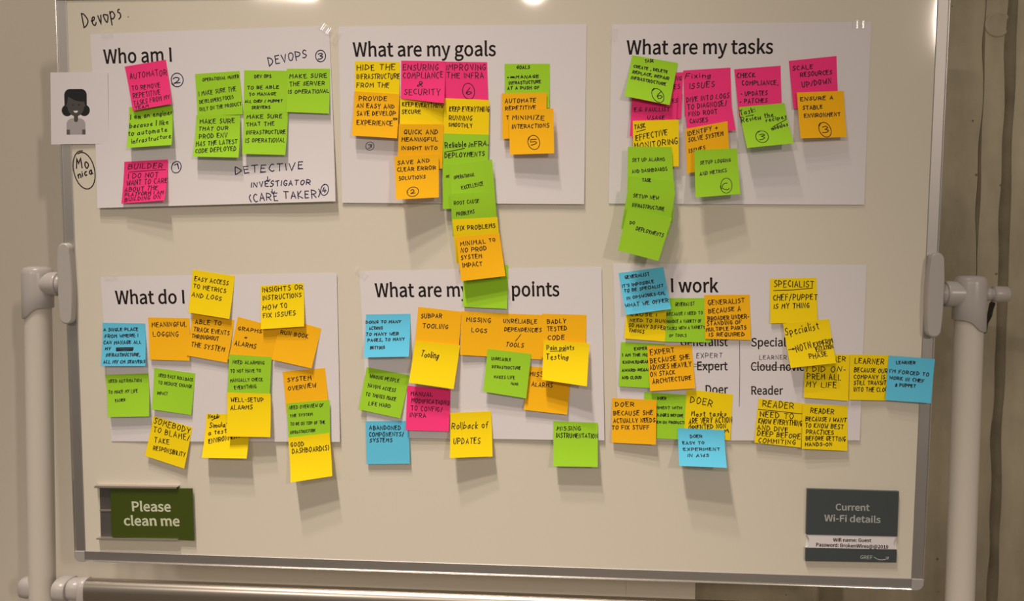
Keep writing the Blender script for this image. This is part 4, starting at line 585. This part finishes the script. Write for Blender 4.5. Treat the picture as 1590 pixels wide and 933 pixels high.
    ('y', 'work', 'yellow sticky note lettered LEARNER BECAUSE OUR COMPANY IS STILL', [(614.9, 95.2, 3.5), (689.6, 96.3, 0.6), (684.7, 172.1, 4.6), (614.6, 171.5, 7.5)], 1.25, [('LEARNER', 8.3, 14.5, 57.4, 15.0, 9.3), ('BECAUSE OUR', 8.0, 29.0, 65.0, 29.6, 7.3), ('COMPANY IS', 7.9, 40.6, 61.6, 40.0, 6.8), ('STILL TRANSITION', 8.1, 50.7, 76.6, 49.3, 6.8), ('INTO THE CLOUD', 8.4, 61.5, 73.3, 61.1, 7.0)], [], []),
    ('b', 'work', "blue sticky note lettered LEARNER I'M FORCED TO, overlapping the right board frame", [(678.6, 96.3, 1.7), (752.9, 100.7, 3.9), (746.8, 174.2, 10.9), (673.8, 170.6, 8.7)], 1.25, [('LEARNER', 13.9, 13.7, 44.5, 11.3, 5.6), ("I'M FORCED TO", 3.9, 28.9, 68.5, 30.1, 6.1), ('WORK IN CHEF', 4.2, 40.0, 61.5, 41.7, 5.5), ('& PUPPET', 15.0, 51.6, 48.2, 51.1, 5.5)], [], []),
    ('y', 'work', 'tilted yellow sticky note handwritten Specialist with an arrow', [(501.9, 44.4, 7.1), (577.8, 35.9, 4.9), (588.1, 108.4, 16.9), (513.7, 117.5, 19.1)], 1.25, [('Specialist', 1.7, 20.5, 57.4, 16.5, 13.4), ('>', 1.7, 48.3, 13.5, 47.3, 7.2), ('NOTN', 15.0, 51.1, 40.2, 46.3, 11.6), ('EXPERIM', 44.8, 45.9, 76.5, 42.4, 9.4), ('ENTATION', 47.6, 53.7, 76.4, 50.7, 7.2), ('PHASE', 34.2, 64.7, 63.6, 62.3, 8.8)], [], []),
    ('y', 'work', 'yellow sticky note lettered READER NEED TO KNOW EVERYTHING AND DIVE DEEP', [(466.3, 173.3, 2.6), (541.1, 180.2, 2.3), (538.2, 255.2, 7.3), (460.6, 248.4, 7.6)], 1.25, [('READER', 7.7, 13.3, 59.5, 11.0, 10.9), ('NEED TO', 5.4, 30.7, 60.7, 29.4, 9.7), ('KNOW EVERYTHING', 3.6, 42.3, 75.1, 39.2, 9.1), ('AND DIVE', 2.8, 53.0, 53.0, 52.2, 8.5), ('DEEP BEFORE', 3.7, 63.4, 74.0, 61.1, 8.5), ('COMMITING', 6.2, 75.2, 66.3, 72.1, 7.9)], [(1.2, 18.6, 75.0, 18.4)], []),
    ('y', 'work', 'yellow sticky note lettered READER BECAUSE I WANT TO KNOW BEST PRACTICES', [(539.5, 180.2, 5.1), (614.0, 182.8, 2.6), (615.2, 258.9, 7.6), (538.8, 256.5, 10.1)], 1.25, [('READER', 13.5, 14.8, 52.6, 14.9, 9.0), ('BECAUSE I WANT', 5.5, 28.4, 74.0, 27.9, 7.3), ('TO KNOW BEST', 4.9, 39.6, 69.0, 39.4, 7.3), ('PRACTICES', 7.1, 50.6, 52.4, 49.9, 7.2), ('BEFORE GETTING', 6.7, 61.2, 72.3, 59.5, 7.2), ('HANDS-ON', 6.0, 70.9, 50.1, 69.1, 6.1)], [], []),
]
BOARD_INK = ([('Devops', -701.7, -453.8, -634.2, -469.6, 26.9), ('.', -622.5, -471.4, -621.1, -471.7, 2.7), ('Mo', -724.5, -212.2, -702.7, -215.1, 19.8), ('nica', -721.2, -195.3, -695.1, -203.5, 11.9)], [], [(-710.3, -208.9, 19.5, 32.0, -12)])
CARD = [(-763.4, -377.6, 4.2), (-660.8, -377.9, 2.2), (-663.1, -254.8, 2.4), (-766.7, -253.4, 4.3)]
SIGN_LEFT = ([(-708.0, 353.2), (-524.6, 348.2), (-527.1, 452.2), (-711.5, 458.1)], 128.0, 73.4)
CARD_GREEN = [(-677.7, 359.0), (-525.9, 355.8), (-524.8, 451.5), (-678.2, 449.3)]
CARD_GREEN_TEXT = [('Please', 31.96, 36.54, 92.26, 35.84, 14.88), ('clean me', 19.82, 59.98, 105.06, 58.0, 15.02)]
SIGN_RIGHT = ([(551.8, 326.7), (703.3, 327.1), (704.1, 450.4), (553.0, 452.7)], 157.0, 121.0)
SIGN_RIGHT_TEXT = [('Current', 49.2, 34.15, 107.09, 33.8, 10.75), ('Wi-Fi details', 30.67, 52.99, 126.94, 53.63, 10.75), ('Wifi name: Guest', 47.06, 87.24, 112.54, 86.79, 5.41), ('Password: BrokenWires@@2019', 17.29, 95.95, 142.45, 97.55, 5.63), ('GREF', 94.26, 115.76, 115.4, 116.06, 6.13)]
TAPES = [
    (-660.7, -442.5, 8, 22, 12, 'clear tape at the top left corner of the Who am I sheet'),
    (-275.8, -448.6, -35, 26, 12, 'clear tape at the top right corner of the Who am I sheet'),
    (-258.2, -434.5, 60, 22, 12, 'clear tape at the top left corner of the What are my goals sheet'),
    (212.0, -435.5, 80, 22, 12, 'clear tape at the left top corner of the What are my tasks sheet'),
    (609.2, -446.2, 0, 24, 12, 'clear tape at the top right corner of the What are my tasks sheet'),
    (-667.4, -22.8, 5, 24, 12, 'clear tape at the top left corner of the What do I sheet'),
    (-216.8, -34.0, -40, 24, 12, 'clear tape at the top left corner of the pain points sheet'),
]


# ------------------------------------------------------------------ the setting
def build_setting():
    mb = MB(); mb.box((-4, -5, -.05), (4, .9, 0))
    tag(mb.build('floor', M['floor']), kind='structure')
    # painted panels that end beside bare concrete, with a groove between the last two
    mb = MB(); mb.box((-4, .28, 0), (.2665, .309, 3.8)); mb.box((.2685, .2803, 0), (.409, .309, 3.8))
    mb.box((.2660, .2815, 0), (.2690, .309, 3.8))
    tag(mb.build('wall_back', M['paint']), kind='structure')
    mb = MB(); mb.box((-4, .31, 0), (4, .45, 3.8))
    rng = random.Random(4)
    # uneven cast seam: a raised band whose edges wander, and a broken lip beside it
    zs = [i * .02 for i in range(190)]
    def seam(x0, wd, dep, amp):
        L = []
        for i, z in enumerate(zs):
            a = noise.noise(Vector((0, x0 * 9, z * 9))) * amp; b = noise.noise(Vector((5, x0 * 7, z * 7))) * amp
            L.append([Vector((x0 + a, .311, z)), Vector((x0 + a * .6 + wd * .2, .31 - dep, z)), Vector((x0 + wd * .8 + b * .6, .31 - dep * .8, z)), Vector((x0 + wd + b, .311, z))])
        n = len(zs)
        vs = [p for r in L for p in r]
        mb.add(vs, [(k * 4 + i, k * 4 + i + 1, k * 4 + i + 5, k * 4 + i + 4) for k in range(n - 1) for i in range(3)], 0, True)
    seam(1.001, .022, .006, .006)
    seam(.958, .004, .002, .010)
    mb.mi = [1 if k >= 6 else 0 for k in range(len(mb.f))]
    nseam = len(mb.f)
    # form-tie plug: a shallow ring round a disc
    mb.lathe((.985, .312, 1.885), (0, -1, 0), [(0, .026), (.004, .025), (.005, .022), (.003, .020), (.0032, .001)], 32)
    mb.mi[nseam:] = [0] * (len(mb.f) - nseam)
    w = mb.build('wall_right', [M['concrete'], M['seam']]); tag(w, kind='structure')
    # dark gouge with ragged edge
    g = MB()
    pts = [(.993, 1.338), (.999, 1.330), (.995, 1.318), (.993, 1.305), (.986, 1.290), (.984, 1.272), (.976, 1.268), (.978, 1.285), (.982, 1.300), (.985, 1.315), (.987, 1.330)]
    R = [[Vector((x, .3105, z)) for x, z in pts], [Vector((x, .3092, z)) for x, z in pts]]
    g.loft(R, smooth=False)
    tag(child(g, 'gouge', M['gouge'], w), 'dark ragged gouge in the concrete')

# ------------------------------------------------------------------ the whiteboard on its wheeled stand
BW, BH, FW = 1504.0, 998.4, 20.0                    # board and frame width (mm)
UP = .0215                                           # the upper half is this much taller (m)
def build_whiteboard():
    root = empty('whiteboard', Matrix.Translation((0, 0, 0)))
    tag(root, 'large revolving whiteboard with aluminium frame on a grey tubular stand', 'whiteboard')
    def part(mb, name, m, board=True):
        o = mb.build(name, m, root)
        if board: o.matrix_world = BOARD
        return o
    w, h = BW / 2 * MM, BH / 2 * MM
    f = FW * MM
    mb = MB(); mb.box((-w + .006, -h + .006, -.020), (w - .006, h + UP - .006, 0.0))
    face = part(mb, 'writing_surface', M['board'])
    class Flat:
        @staticmethod
        def P(x, y, lift=0): return Vector((x * MM, -y * MM, lift * MM))
    for k, (ls, cs) in enumerate(((BOARD_INK[0][:2], []), (BOARD_INK[0][2:], BOARD_INK[2]))):
        mb = MB(); ink(mb, Flat.P, ls, [], cs, 2.0, 77 + k, lift=.1)
        o = mb.build('marker_writing', M['ink'], face); o['label'] = ('black marker word at the top left of the board', 'black marker name in a ring below the portrait card')[k]
    # frame rails: a flat channel face with a raised rounded outer lip
    def rail(horizontal, s):
        lo, hi = (-w + f, w - f) if horizontal else (-h + f, h + UP - f)
        top = UP if horizontal and s > 0 else 0
        # profile across the rail: distance from the outer edge inwards, height
        pr = [(0, -.022), (0, .0015), (.0006, .0032), (.0016, .0038), (.0026, .0034), (.0032, .0022), (.0040, .0020), (f - .001, .0016), (f, .0009), (f, -.001), (f, -.022)]
        mb = MB(); rings = []
        for e in (lo, hi):
            r = []
            for d, z in pr:
                r.append(Vector((e, s * (h + top - d), z)) if horizontal else Vector((s * (w - d), e, z)))
            rings.append(r)
        mb.loft(rings, smooth=False)
        # the rounded lip is polished
        n = len(pr)
        mb.mi = [1 if all(v % n in (1, 2, 3, 4, 5) for v in f) else 0 for f in mb.f]
        return mb
    for hz, s in ((True, 1), (True, -1), (False, 1), (False, -1)):
        part(rail(hz, s), 'frame_rail', [M['alu'], M['alu_lip']])
    for sx in (-1, 1):
        for sy in (-1, 1):
            r = .012; hh = h + (UP if sy > 0 else 0)
            q = []
            for (cx, cy, a0) in ((w - r, hh - r, 0),):
                q += [(sx * (cx + r * math.cos(t)), sy * (cy + r * math.sin(t))) for t in [i * math.pi / 12 for i in range(7)]]
            q += [(sx * (w - f), sy * hh), (sx * (w - f), sy * (hh - f)), (sx * w, sy * (hh - f))]
            if sx * sy < 0: q = q[::-1]
            mb = MB(); mb.prism(q, -.022, .0042, .0012)
            part(mb, 'corner_cap', M['cap'])
    # stand, in world metres
    Y = .012
    for s in (-1, 1):
        px_ = -.812 if s < 0 else .811
        mb = MB(); mb.lathe((px_, Y, .045), (0, 0, 1), [(0, .0225), (1.27, .0225)], 40)
        part(mb, 'pole', M['tube'], False)
        # elbow: upright sleeve with a domed lid and a scalloped foot, and a barrel towards the board
        mb = MB(); n = 48; rr = .0262
        def sc(t):                      # the foot dips on the outer side
            return 1.300 - .006 + .020 * (1 / (1 + math.exp(-(math.cos(t) * -s) * 5)))
        prof = lambda t, z, r: Vector((px_ + r * math.cos(t), Y + r * math.sin(t), z))
        T = [2 * math.pi * i / n for i in range(n)]
        rings = [[prof(t, sc(t), rr - .004) for t in T], [prof(t, sc(t) + .0005, rr - .001) for t in T], [prof(t, sc(t) + .002, rr) for t in T]]
        rings += [[prof(t, z, r) for t in T] for z, r in ((1.340, rr), (1.375, rr), (1.3825, rr - .0015), (1.3865, rr - .005), (1.3885, rr - .012), (1.389, .002))]
        mb.loft(rings)
        d = -s
        mb.lathe((px_, Y, 1.3575), (d, 0, 0), [(0, .0215), (.037, .0217), (.0405, .0215), (.0415, .0200), (.0415, .004)], 40)
        part(mb, 'elbow', M['plastic'], False)
        mb = MB(); mb.lathe((px_ + d * .040, Y, 1.3575), (d, 0, 0), [(0, .0180), (.005, .0182), (.008, .016), (.026, .0155)], 32)
        part(mb, 'pivot_shaft', M['plastic'], False)
        # long rounded plate on the edge of the frame
        mb = MB(); a, b = (.0132, .0118), .0720
        cx = s * (.7447)
        q = []
        k, dy, r = (1, .0095, .0106) if s < 0 else (.975, .0065, .0106)
        side = [(.0106 + .0030 * (1 - (v / 6) ** 2), v / 6 * .0600) for v in range(-6, 7)]
        cap = [(r * math.cos(math.pi * v / 14), .0612 + r * math.sin(math.pi * v / 14)) for v in range(0, 15)]
        q = [(cx + x, y * k + dy) for x, y in side + cap + [(-x, y) for x, y in side[::-1]] + [(x, -y) for x, y in cap[::-1]]]
        mb.prism(q, -.030, .0155, .0028, smooth=True)
        o = mb.build('pivot_plate', M['plastic'], root); o.matrix_world = BOARD
    # clamp knob on the right elbow
    mb = MB(); mb.lathe((.834, Y, 1.358), (1, 0, 0), [(0, .0105), (.003, .0112), (.010, .0112), (.0105, .0095), (.0135, .0095), (.014, .0132), (.016, .0138), (.036, .0133), (.039, .0115), (.0395, .002)], 28)
    part(mb, 'clamp_knob', M['plastic'], False)
    # cross tube below the board: oval, with sleeves at both poles
    def oval(x, hz, hy, zc=.797):
        return [Vector((x, Y + hy * math.copysign(abs(math.cos(t)) ** .75, math.cos(t)), zc + hz * math.copysign(abs(math.sin(t)) ** .75, math.sin(t)))) for t in [2 * math.pi * i / 48 for i in range(48)]]
    mb = MB(); mb.loft([oval(-.726, .0245, .017), oval(.726, .0245, .017)])
    part(mb, 'cross_tube', M['tube_shiny'], False)
    for s in (-1, 1):
        mb = MB(); x = lambda v: s * v
        for a, b, hz, hy in ((.780, .757, .0205, .0270), (.757, .735, .0195, .0200), (.738, .7245, .0262, .0190)):
            mb.loft([oval(x(a), hz - .001, hy - .001, .8015 if hz < .025 else .797), oval(x(a - .002), hz, hy, .8015 if hz < .025 else .797), oval(x(b + .001), hz, hy, .8015 if hz < .025 else .797), oval(x(b), hz - .0012, hy - .0012, .8015 if hz < .025 else .797)])
        mb.loft([oval(x(.852), .013, .012, .8015), oval(x(.848), .018, .016, .8015), oval(x(.838), .0195, .018, .8015), oval(x(.800), .0195, .018, .8015)])
        part(mb, 'sleeve', M['plastic'], False)
        # foot and castors, below the picture
        px_ = -.812 if s < 0 else .811
        mb = MB(); mb.box((px_ - .022, -.24, .075), (px_ + .022, .21, .105), bev=.008)
        part(mb, 'foot', M['tube'], False)
        for yy in (-.21, .18):
            mb = MB(); mb.lathe((px_ - .011, yy, .030), (1, 0, 0), [(0, .024), (.002, .030), (.020, .030), (.022, .024)], 24)
            mb.box((px_ - .015, yy - .012, .030), (px_ + .015, yy + .012, .078), bev=.004)
            part(mb, 'castor', M['rubber'], False)

# ------------------------------------------------------------------ signs, portrait, tape
def board_empty(name, x, y, z=0.0):
    return empty(name, BOARD @ Matrix.Translation((x * MM, -y * MM, z * MM)))
class Quad:
    """flat patch given by four board corners; P maps patch millimetres to its own local frame"""
    def __init__(self, q, w, h, z):
        self.q, self.w, self.h, self.z = q, w, h, z
        self.c = (sum(p[0] for p in q) / 4, sum(p[1] for p in q) / 4)
    def xy(self, x, y):
        u, v = x / self.w, y / self.h
        a = [(1 - u) * (1 - v), u * (1 - v), u * v, (1 - u) * v]
        return (sum(k * p[0] for k, p in zip(a, self.q)) - self.c[0], -(sum(k * p[1] for k, p in zip(a, self.q)) - self.c[1]))
    def P(self, x, y, lift=0.0):
        a = self.xy(x, y); return Vector((a[0] * MM, a[1] * MM, (self.z + lift) * MM))
    def poly(self, pts):
        return [tuple(k * MM for k in self.xy(*p)) for p in pts][::-1]
    def mw(self):
        return BOARD @ Matrix.Translation((self.c[0] * MM, -self.c[1] * MM, 0))
def rect(a, b, c, d):
    return [(a, b), (c, b), (c, d), (a, d)]

def build_signs():
    # left: metal holder with a green card half slid out of it
    Q = Quad(*SIGN_LEFT, 0)
    root = empty('sign_holder', Q.mw())
    tag(root, 'grey metal sign holder with two rails at the lower left of the whiteboard', 'sign holder')
    s = Q.w / 1280.0                      # patch unit
    def pt(x, y): return ((x - 145) * s, (y - 95) * s)
    mb = MB(); mb.prism(Q.poly([pt(196, 130), pt(1225, 140), pt(1215, 800), pt(212, 790)]), .0002, .0016, .0003)
    child(mb, 'back_plate', M['holder_dark'], root)
    mb = MB(); mb.prism(Q.poly([pt(200, 428), pt(1215, 432), pt(1215, 452), pt(202, 452)]), .0015, .0026, .0003)
    child(mb, 'middle_strip', M['holder'], root)
    for (a, b, c, d) in ((pt(165, 106), pt(1238, 118), pt(1225, 141), pt(158, 132)), (pt(192, 783), pt(1240, 800), pt(1228, 818), pt(184, 800))):
        mb = MB(); mb.prism(Q.poly([a, b, c, d]), .0002, .0105, .0008)
        child(mb, 'rail', M['holder'], root)
    Q2 = Quad([tuple(p) for p in CARD_GREEN], 126.0, 80.0, 0)
    mb = MB(); mb.prism(Q2.poly(rect(0, 0, 126, 80)), .0042, .0068, .0003)
    card = mb.build('sign_card', M['sign_green'], None, Q2.mw())
    tag(card, 'dark green sign card reading Please clean me', 'sign')
    for t, a, b, c, d, h in CARD_GREEN_TEXT:
        mb = MB(); print_text(mb, Q2.P, t, a, b, c, d, h, lift=6.95, bold=1.0)
        child(mb, 'lettering', M['sign_white_green'], card)
    # right: dark plate with a paper strip in its window
    Q = Quad(*SIGN_RIGHT, 0)
    root = empty('wall_sign', Q.mw()); root.name = 'sign_plate'
    tag(root, 'dark slate sign reading Current Wi-Fi details at the lower right of the whiteboard', 'sign')
    Wd, Hd = Q.w, Q.h
    y0, y1 = Hd * .632, Hd * .818
    r = (y1 - y0) / 2
    mb = MB()
    mb.prism(Q.poly(rect(0, 0, Wd, y0)), .0002, .0062, .0005)
    mb.prism(Q.poly(rect(0, y1, Wd, Hd)), .0002, .0062, .0005)
    child(mb, 'plate', M['slate'], root)
    mb = MB(); mb.prism(Q.poly(rect(0, y0 - 1, Wd, y1 + 1)), .0001, .0024, .0)
    child(mb, 'window_back', M['white_plastic'], root)
    ins = MB()
    arc = lambda cx, a0, a1: [(cx + (r * .58) * math.cos(t) * 1.0, (y0 + y1) / 2 + r * .93 * math.sin(t)) for t in [a0 + (a1 - a0) * i / 14 for i in range(15)]]
    out = [(0.6, y0 + .3), (Wd - .6, y0 + .3)] + [(x, y) for x, y in arc(Wd + 1.0, -math.pi / 2, -3 * math.pi / 2)][0:15] + [(Wd - .6, y1 - .3), (.6, y1 - .3)] + arc(-1.0, math.pi / 2, -math.pi / 2)
    P = [Q.xy(*p) for p in out]
    tri = tessellate_polygon([[Vector((a, b, 0)) for a, b in P]])
    def slab(z0, z1):
        n = len(P)
        vs = [Vector((a * MM, b * MM, z1)) for a, b in P] + [Vector((a * MM, b * MM, z0)) for a, b in P]
        fs = []
        for t in tri:
            a, b, c = (P[i] for i in t)
            sgn = (b[0] - a[0]) * (c[1] - a[1]) - (b[1] - a[1]) * (c[0] - a[0])
            t = tuple(t) if sgn > 0 else tuple(t[::-1])
            fs += [t, tuple(i + n for i in t[::-1])]
        fs += [(i, i + n, (i + 1) % n + n, (i + 1) % n) for i in range(n)]
        ins.add(vs, fs)
    slab(.0028, .0054)
    strip = ins.build('paper_strip', M['paper'], None, Q.mw())
    tag(strip, 'white printed paper strip with network name and password, in the slate sign', 'paper strip')
    for t, a, b, c, d, h in SIGN_RIGHT_TEXT[2:4]:
        mb = MB(); print_text(mb, Q.P, t, a, b, c, d, h, lift=5.5, bold=.45)
        child(mb, 'lettering', M['print'], strip)
    for k in (0, 1, 4):
        t, a, b, c, d, h = SIGN_RIGHT_TEXT[k]
        mb = MB(); print_text(mb, Q.P, t, a, b, c, d, h, lift=6.3, bold=.7 if k < 2 else .15)
        child(mb, 'lettering', M['sign_grey'], root)
    mb = MB()
    kx, ky = Wd / 690.0, Hd / 545.0
    sm = smooth([(618, 505), (640, 519), (668, 525), (700, 522), (724, 511)], 5)
    ribbon(mb, [((x - 98) * kx, y * ky) for x, y in sm], 1.1, Q.P, 6.3)
    ribbon(mb, [((x - 98) * kx, y * ky) for x, y in ((704, 505), (728, 503), (722, 522))], .8, Q.P, 6.3)
    child(mb, 'arrow_emblem', M['sign_grey'], root)

def build_portrait():
    S = Sheet(CARD, 89.0, 111.0, 1.0, 8, 8)
    card = S.mesh(.25).build('portrait_card', M['paper'], None, S.mw())
    tag(card, 'white card with a printed cartoon portrait, hanging over the left board edge', 'card')
    kx, ky = 89.0 / 378.0, 111.0 / 473.0
    def P(x, y, l): return S.P((x - 35) * kx, (y - 94) * ky, l)
    mb = MB()
    def fill(pts, mi, l):
        tri = tessellate_polygon([[Vector((a, b, 0)) for a, b in pts]])
        fs = []
        for t in tri:
            a, b, c = (pts[i] for i in t)
            sgn = (b[0] - a[0]) * (c[1] - a[1]) - (b[1] - a[1]) * (c[0] - a[0])
            fs.append(tuple(t) if sgn < 0 else tuple(t[::-1]))
        mb.add([P(x, y, l) for x, y in pts], fs, mi)
    def arc(cx, cy, rx, ry, a, b, n=16):
        return [(cx + rx * math.cos(math.radians(a + (b - a) * i / n)), cy + ry * math.sin(math.radians(a + (b - a) * i / n))) for i in range(n + 1)]
    dark, face, top, arm, white = 0, 1, 2, 3, 4
    fill(arc(143, 344, 36, 38, 0, 360, 28)[:-1], dark, .10)
    fill(arc(256, 344, 36, 38, 0, 360, 28)[:-1], dark, .10)
    fill(arc(163, 243, 38, 40, 180, 270, 10) + arc(235, 243, 38, 40, 270, 360, 10) + [(273, 310), (126, 310)], dark, .12)
    fill(arc(178, 436, 40, 40, 180, 270, 10) + arc(222, 436, 40, 40, 270, 360, 10) + [(262, 503), (138, 503)], top, .10)
    fill([(138, 470), (160, 470), (160, 503), (138, 503)], arm, .14)
    fill([(240, 470), (262, 470), (262, 503), (240, 503)], arm, .14)
    fill([(187, 360), (214, 360)] + arc(200.5, 407, 13.5, 14, 0, 180, 10), face, .16)
    # face with the fringe swept to one side
    fill([(151, 252), (165, 262), (190, 276), (215, 284), (240, 287), (258, 286)] + [(260, 300)] + arc(253, 311, 10, 12, -60, 90, 6) + arc(200, 322, 54, 60, 10, 170, 20) + arc(147, 311, 10, 12, 90, 240, 6), face, .18)
    fill([(182, 347), (216, 346)] + arc(200, 347, 14, 13, 10, 170, 8), white, .22)
    fill(arc(182, 308, 5, 5, 0, 360, 10)[:-1], dark, .22); fill(arc(222, 308, 5, 5, 0, 360, 10)[:-1], dark, .22)
    o = mb.build('printed_portrait', [M['pr_dark'], M['pr_face'], M['pr_top'], M['pr_arm'], M['pr_white']], card)

def build_tape():
    for i, (x, y, ang, L, wd, label) in enumerate(TAPES):
        mb = MB(); n = 8
        F = []
        for j in range(n + 1):
            a = (j / n - .5) * L
            z = .55 + .25 * math.sin(j * 1.9 + i)
            F += [Vector((a * MM, wd / 2 * MM, z * MM)), Vector((a * MM, -wd / 2 * MM, (z + .15) * MM))]
        B = [p - Vector((0, 0, .00006)) for p in F]
        k = len(F)
        fs = [(2 * j, 2 * j + 1, 2 * j + 3, 2 * j + 2) for j in range(n)]
        rim = [2 * j for j in range(n + 1)] + [2 * j + 1 for j in range(n, -1, -1)]
        mb.add(F + B, fs + [tuple(k + q for q in f[::-1]) for f in fs], 0, True)
        mb.add(F + B, [(rim[q], rim[(q + 1) % len(rim)], k + rim[(q + 1) % len(rim)], k + rim[q]) for q in range(len(rim))])
        o = mb.build('clear_tape', M['tape'], None, BOARD @ Matrix.Translation((x * MM, -y * MM, 1.6 * MM)) @ Matrix.Rotation(math.radians(ang), 4, 'Z'))
        tag(o, label, 'tape', 'clear tape at the sheet corners')

# ------------------------------------------------------------------ sheets and sticky notes
SHEET_NAMES = {'who': 'Who am I', 'goals': 'What are my goals', 'tasks': 'What are my tasks', 'need': 'What do I', 'pain': 'pain points', 'work': 'How do I work'}
def build_papers():
    for i, (pid, label, q, printed, inkc, width, lines, unders, circs) in enumerate(PAPERS):
        S = Sheet(q, 420.0, 297.0, 3.0, 30, 20, wave=1.0, seed=i)
        o = S.mesh(.14).build('paper_sheet', M['paper'], None, S.mw())
        tag(o, label, 'paper sheet', 'printed paper sheets taped to the whiteboard')
        for t, a, b, c, d, h in printed:
            mb = MB(); print_text(mb, S.P, t, a, b, c, d, h, lift=.14, bold=1.0 if h > 18 else .6)
            child(mb, 'printed_heading' if h > 18 else 'printed_word', M['print'], o)
        pens = [([l], [], [], 'handwriting') for l in lines] + [([], [], [c], 'pen_ring') for c in circs]
        if unders:
            pens += [([], unders[k:k + (3 if inkc == 'b' else 1)], [], 'pen_arrow' if inkc == 'b' else 'pen_rule') for k in range(0, len(unders), 3 if inkc == 'b' else 1)]
        for k, (l, un, c, nm) in enumerate(pens):
            mb = MB(); ink(mb, S.P, l, un, c, width, 300 + i * 20 + k, lift=.2)
            child(mb, nm, M['ink_blue' if inkc == 'b' else 'ink'], o)
def build_notes():
    kinds = {'p': 'pink', 'g': 'green', 'y': 'yellow', 'o': 'orange', 'b': 'blue'}
    for i, (c, sheet, label, q, width, lines, unders, circs) in enumerate(NOTES):
        S = Sheet(q, 76.0, 76.0, 1.7, 14, 14)
        o = S.mesh(.11).build('sticky_note', M['note_' + kinds[c]], None, S.mw())
        tag(o, label, 'sticky note', 'sticky notes on the %s sheet' % SHEET_NAMES[sheet])
        if lines or unders or circs:
            mb = MB(); ink(mb, S.P, lines, unders, circs, width, 1000 + i)
            child(mb, 'handwriting', M['ink'], o)

build_setting()
build_whiteboard()
build_papers()
build_tape()
build_notes()
build_signs()
build_portrait()
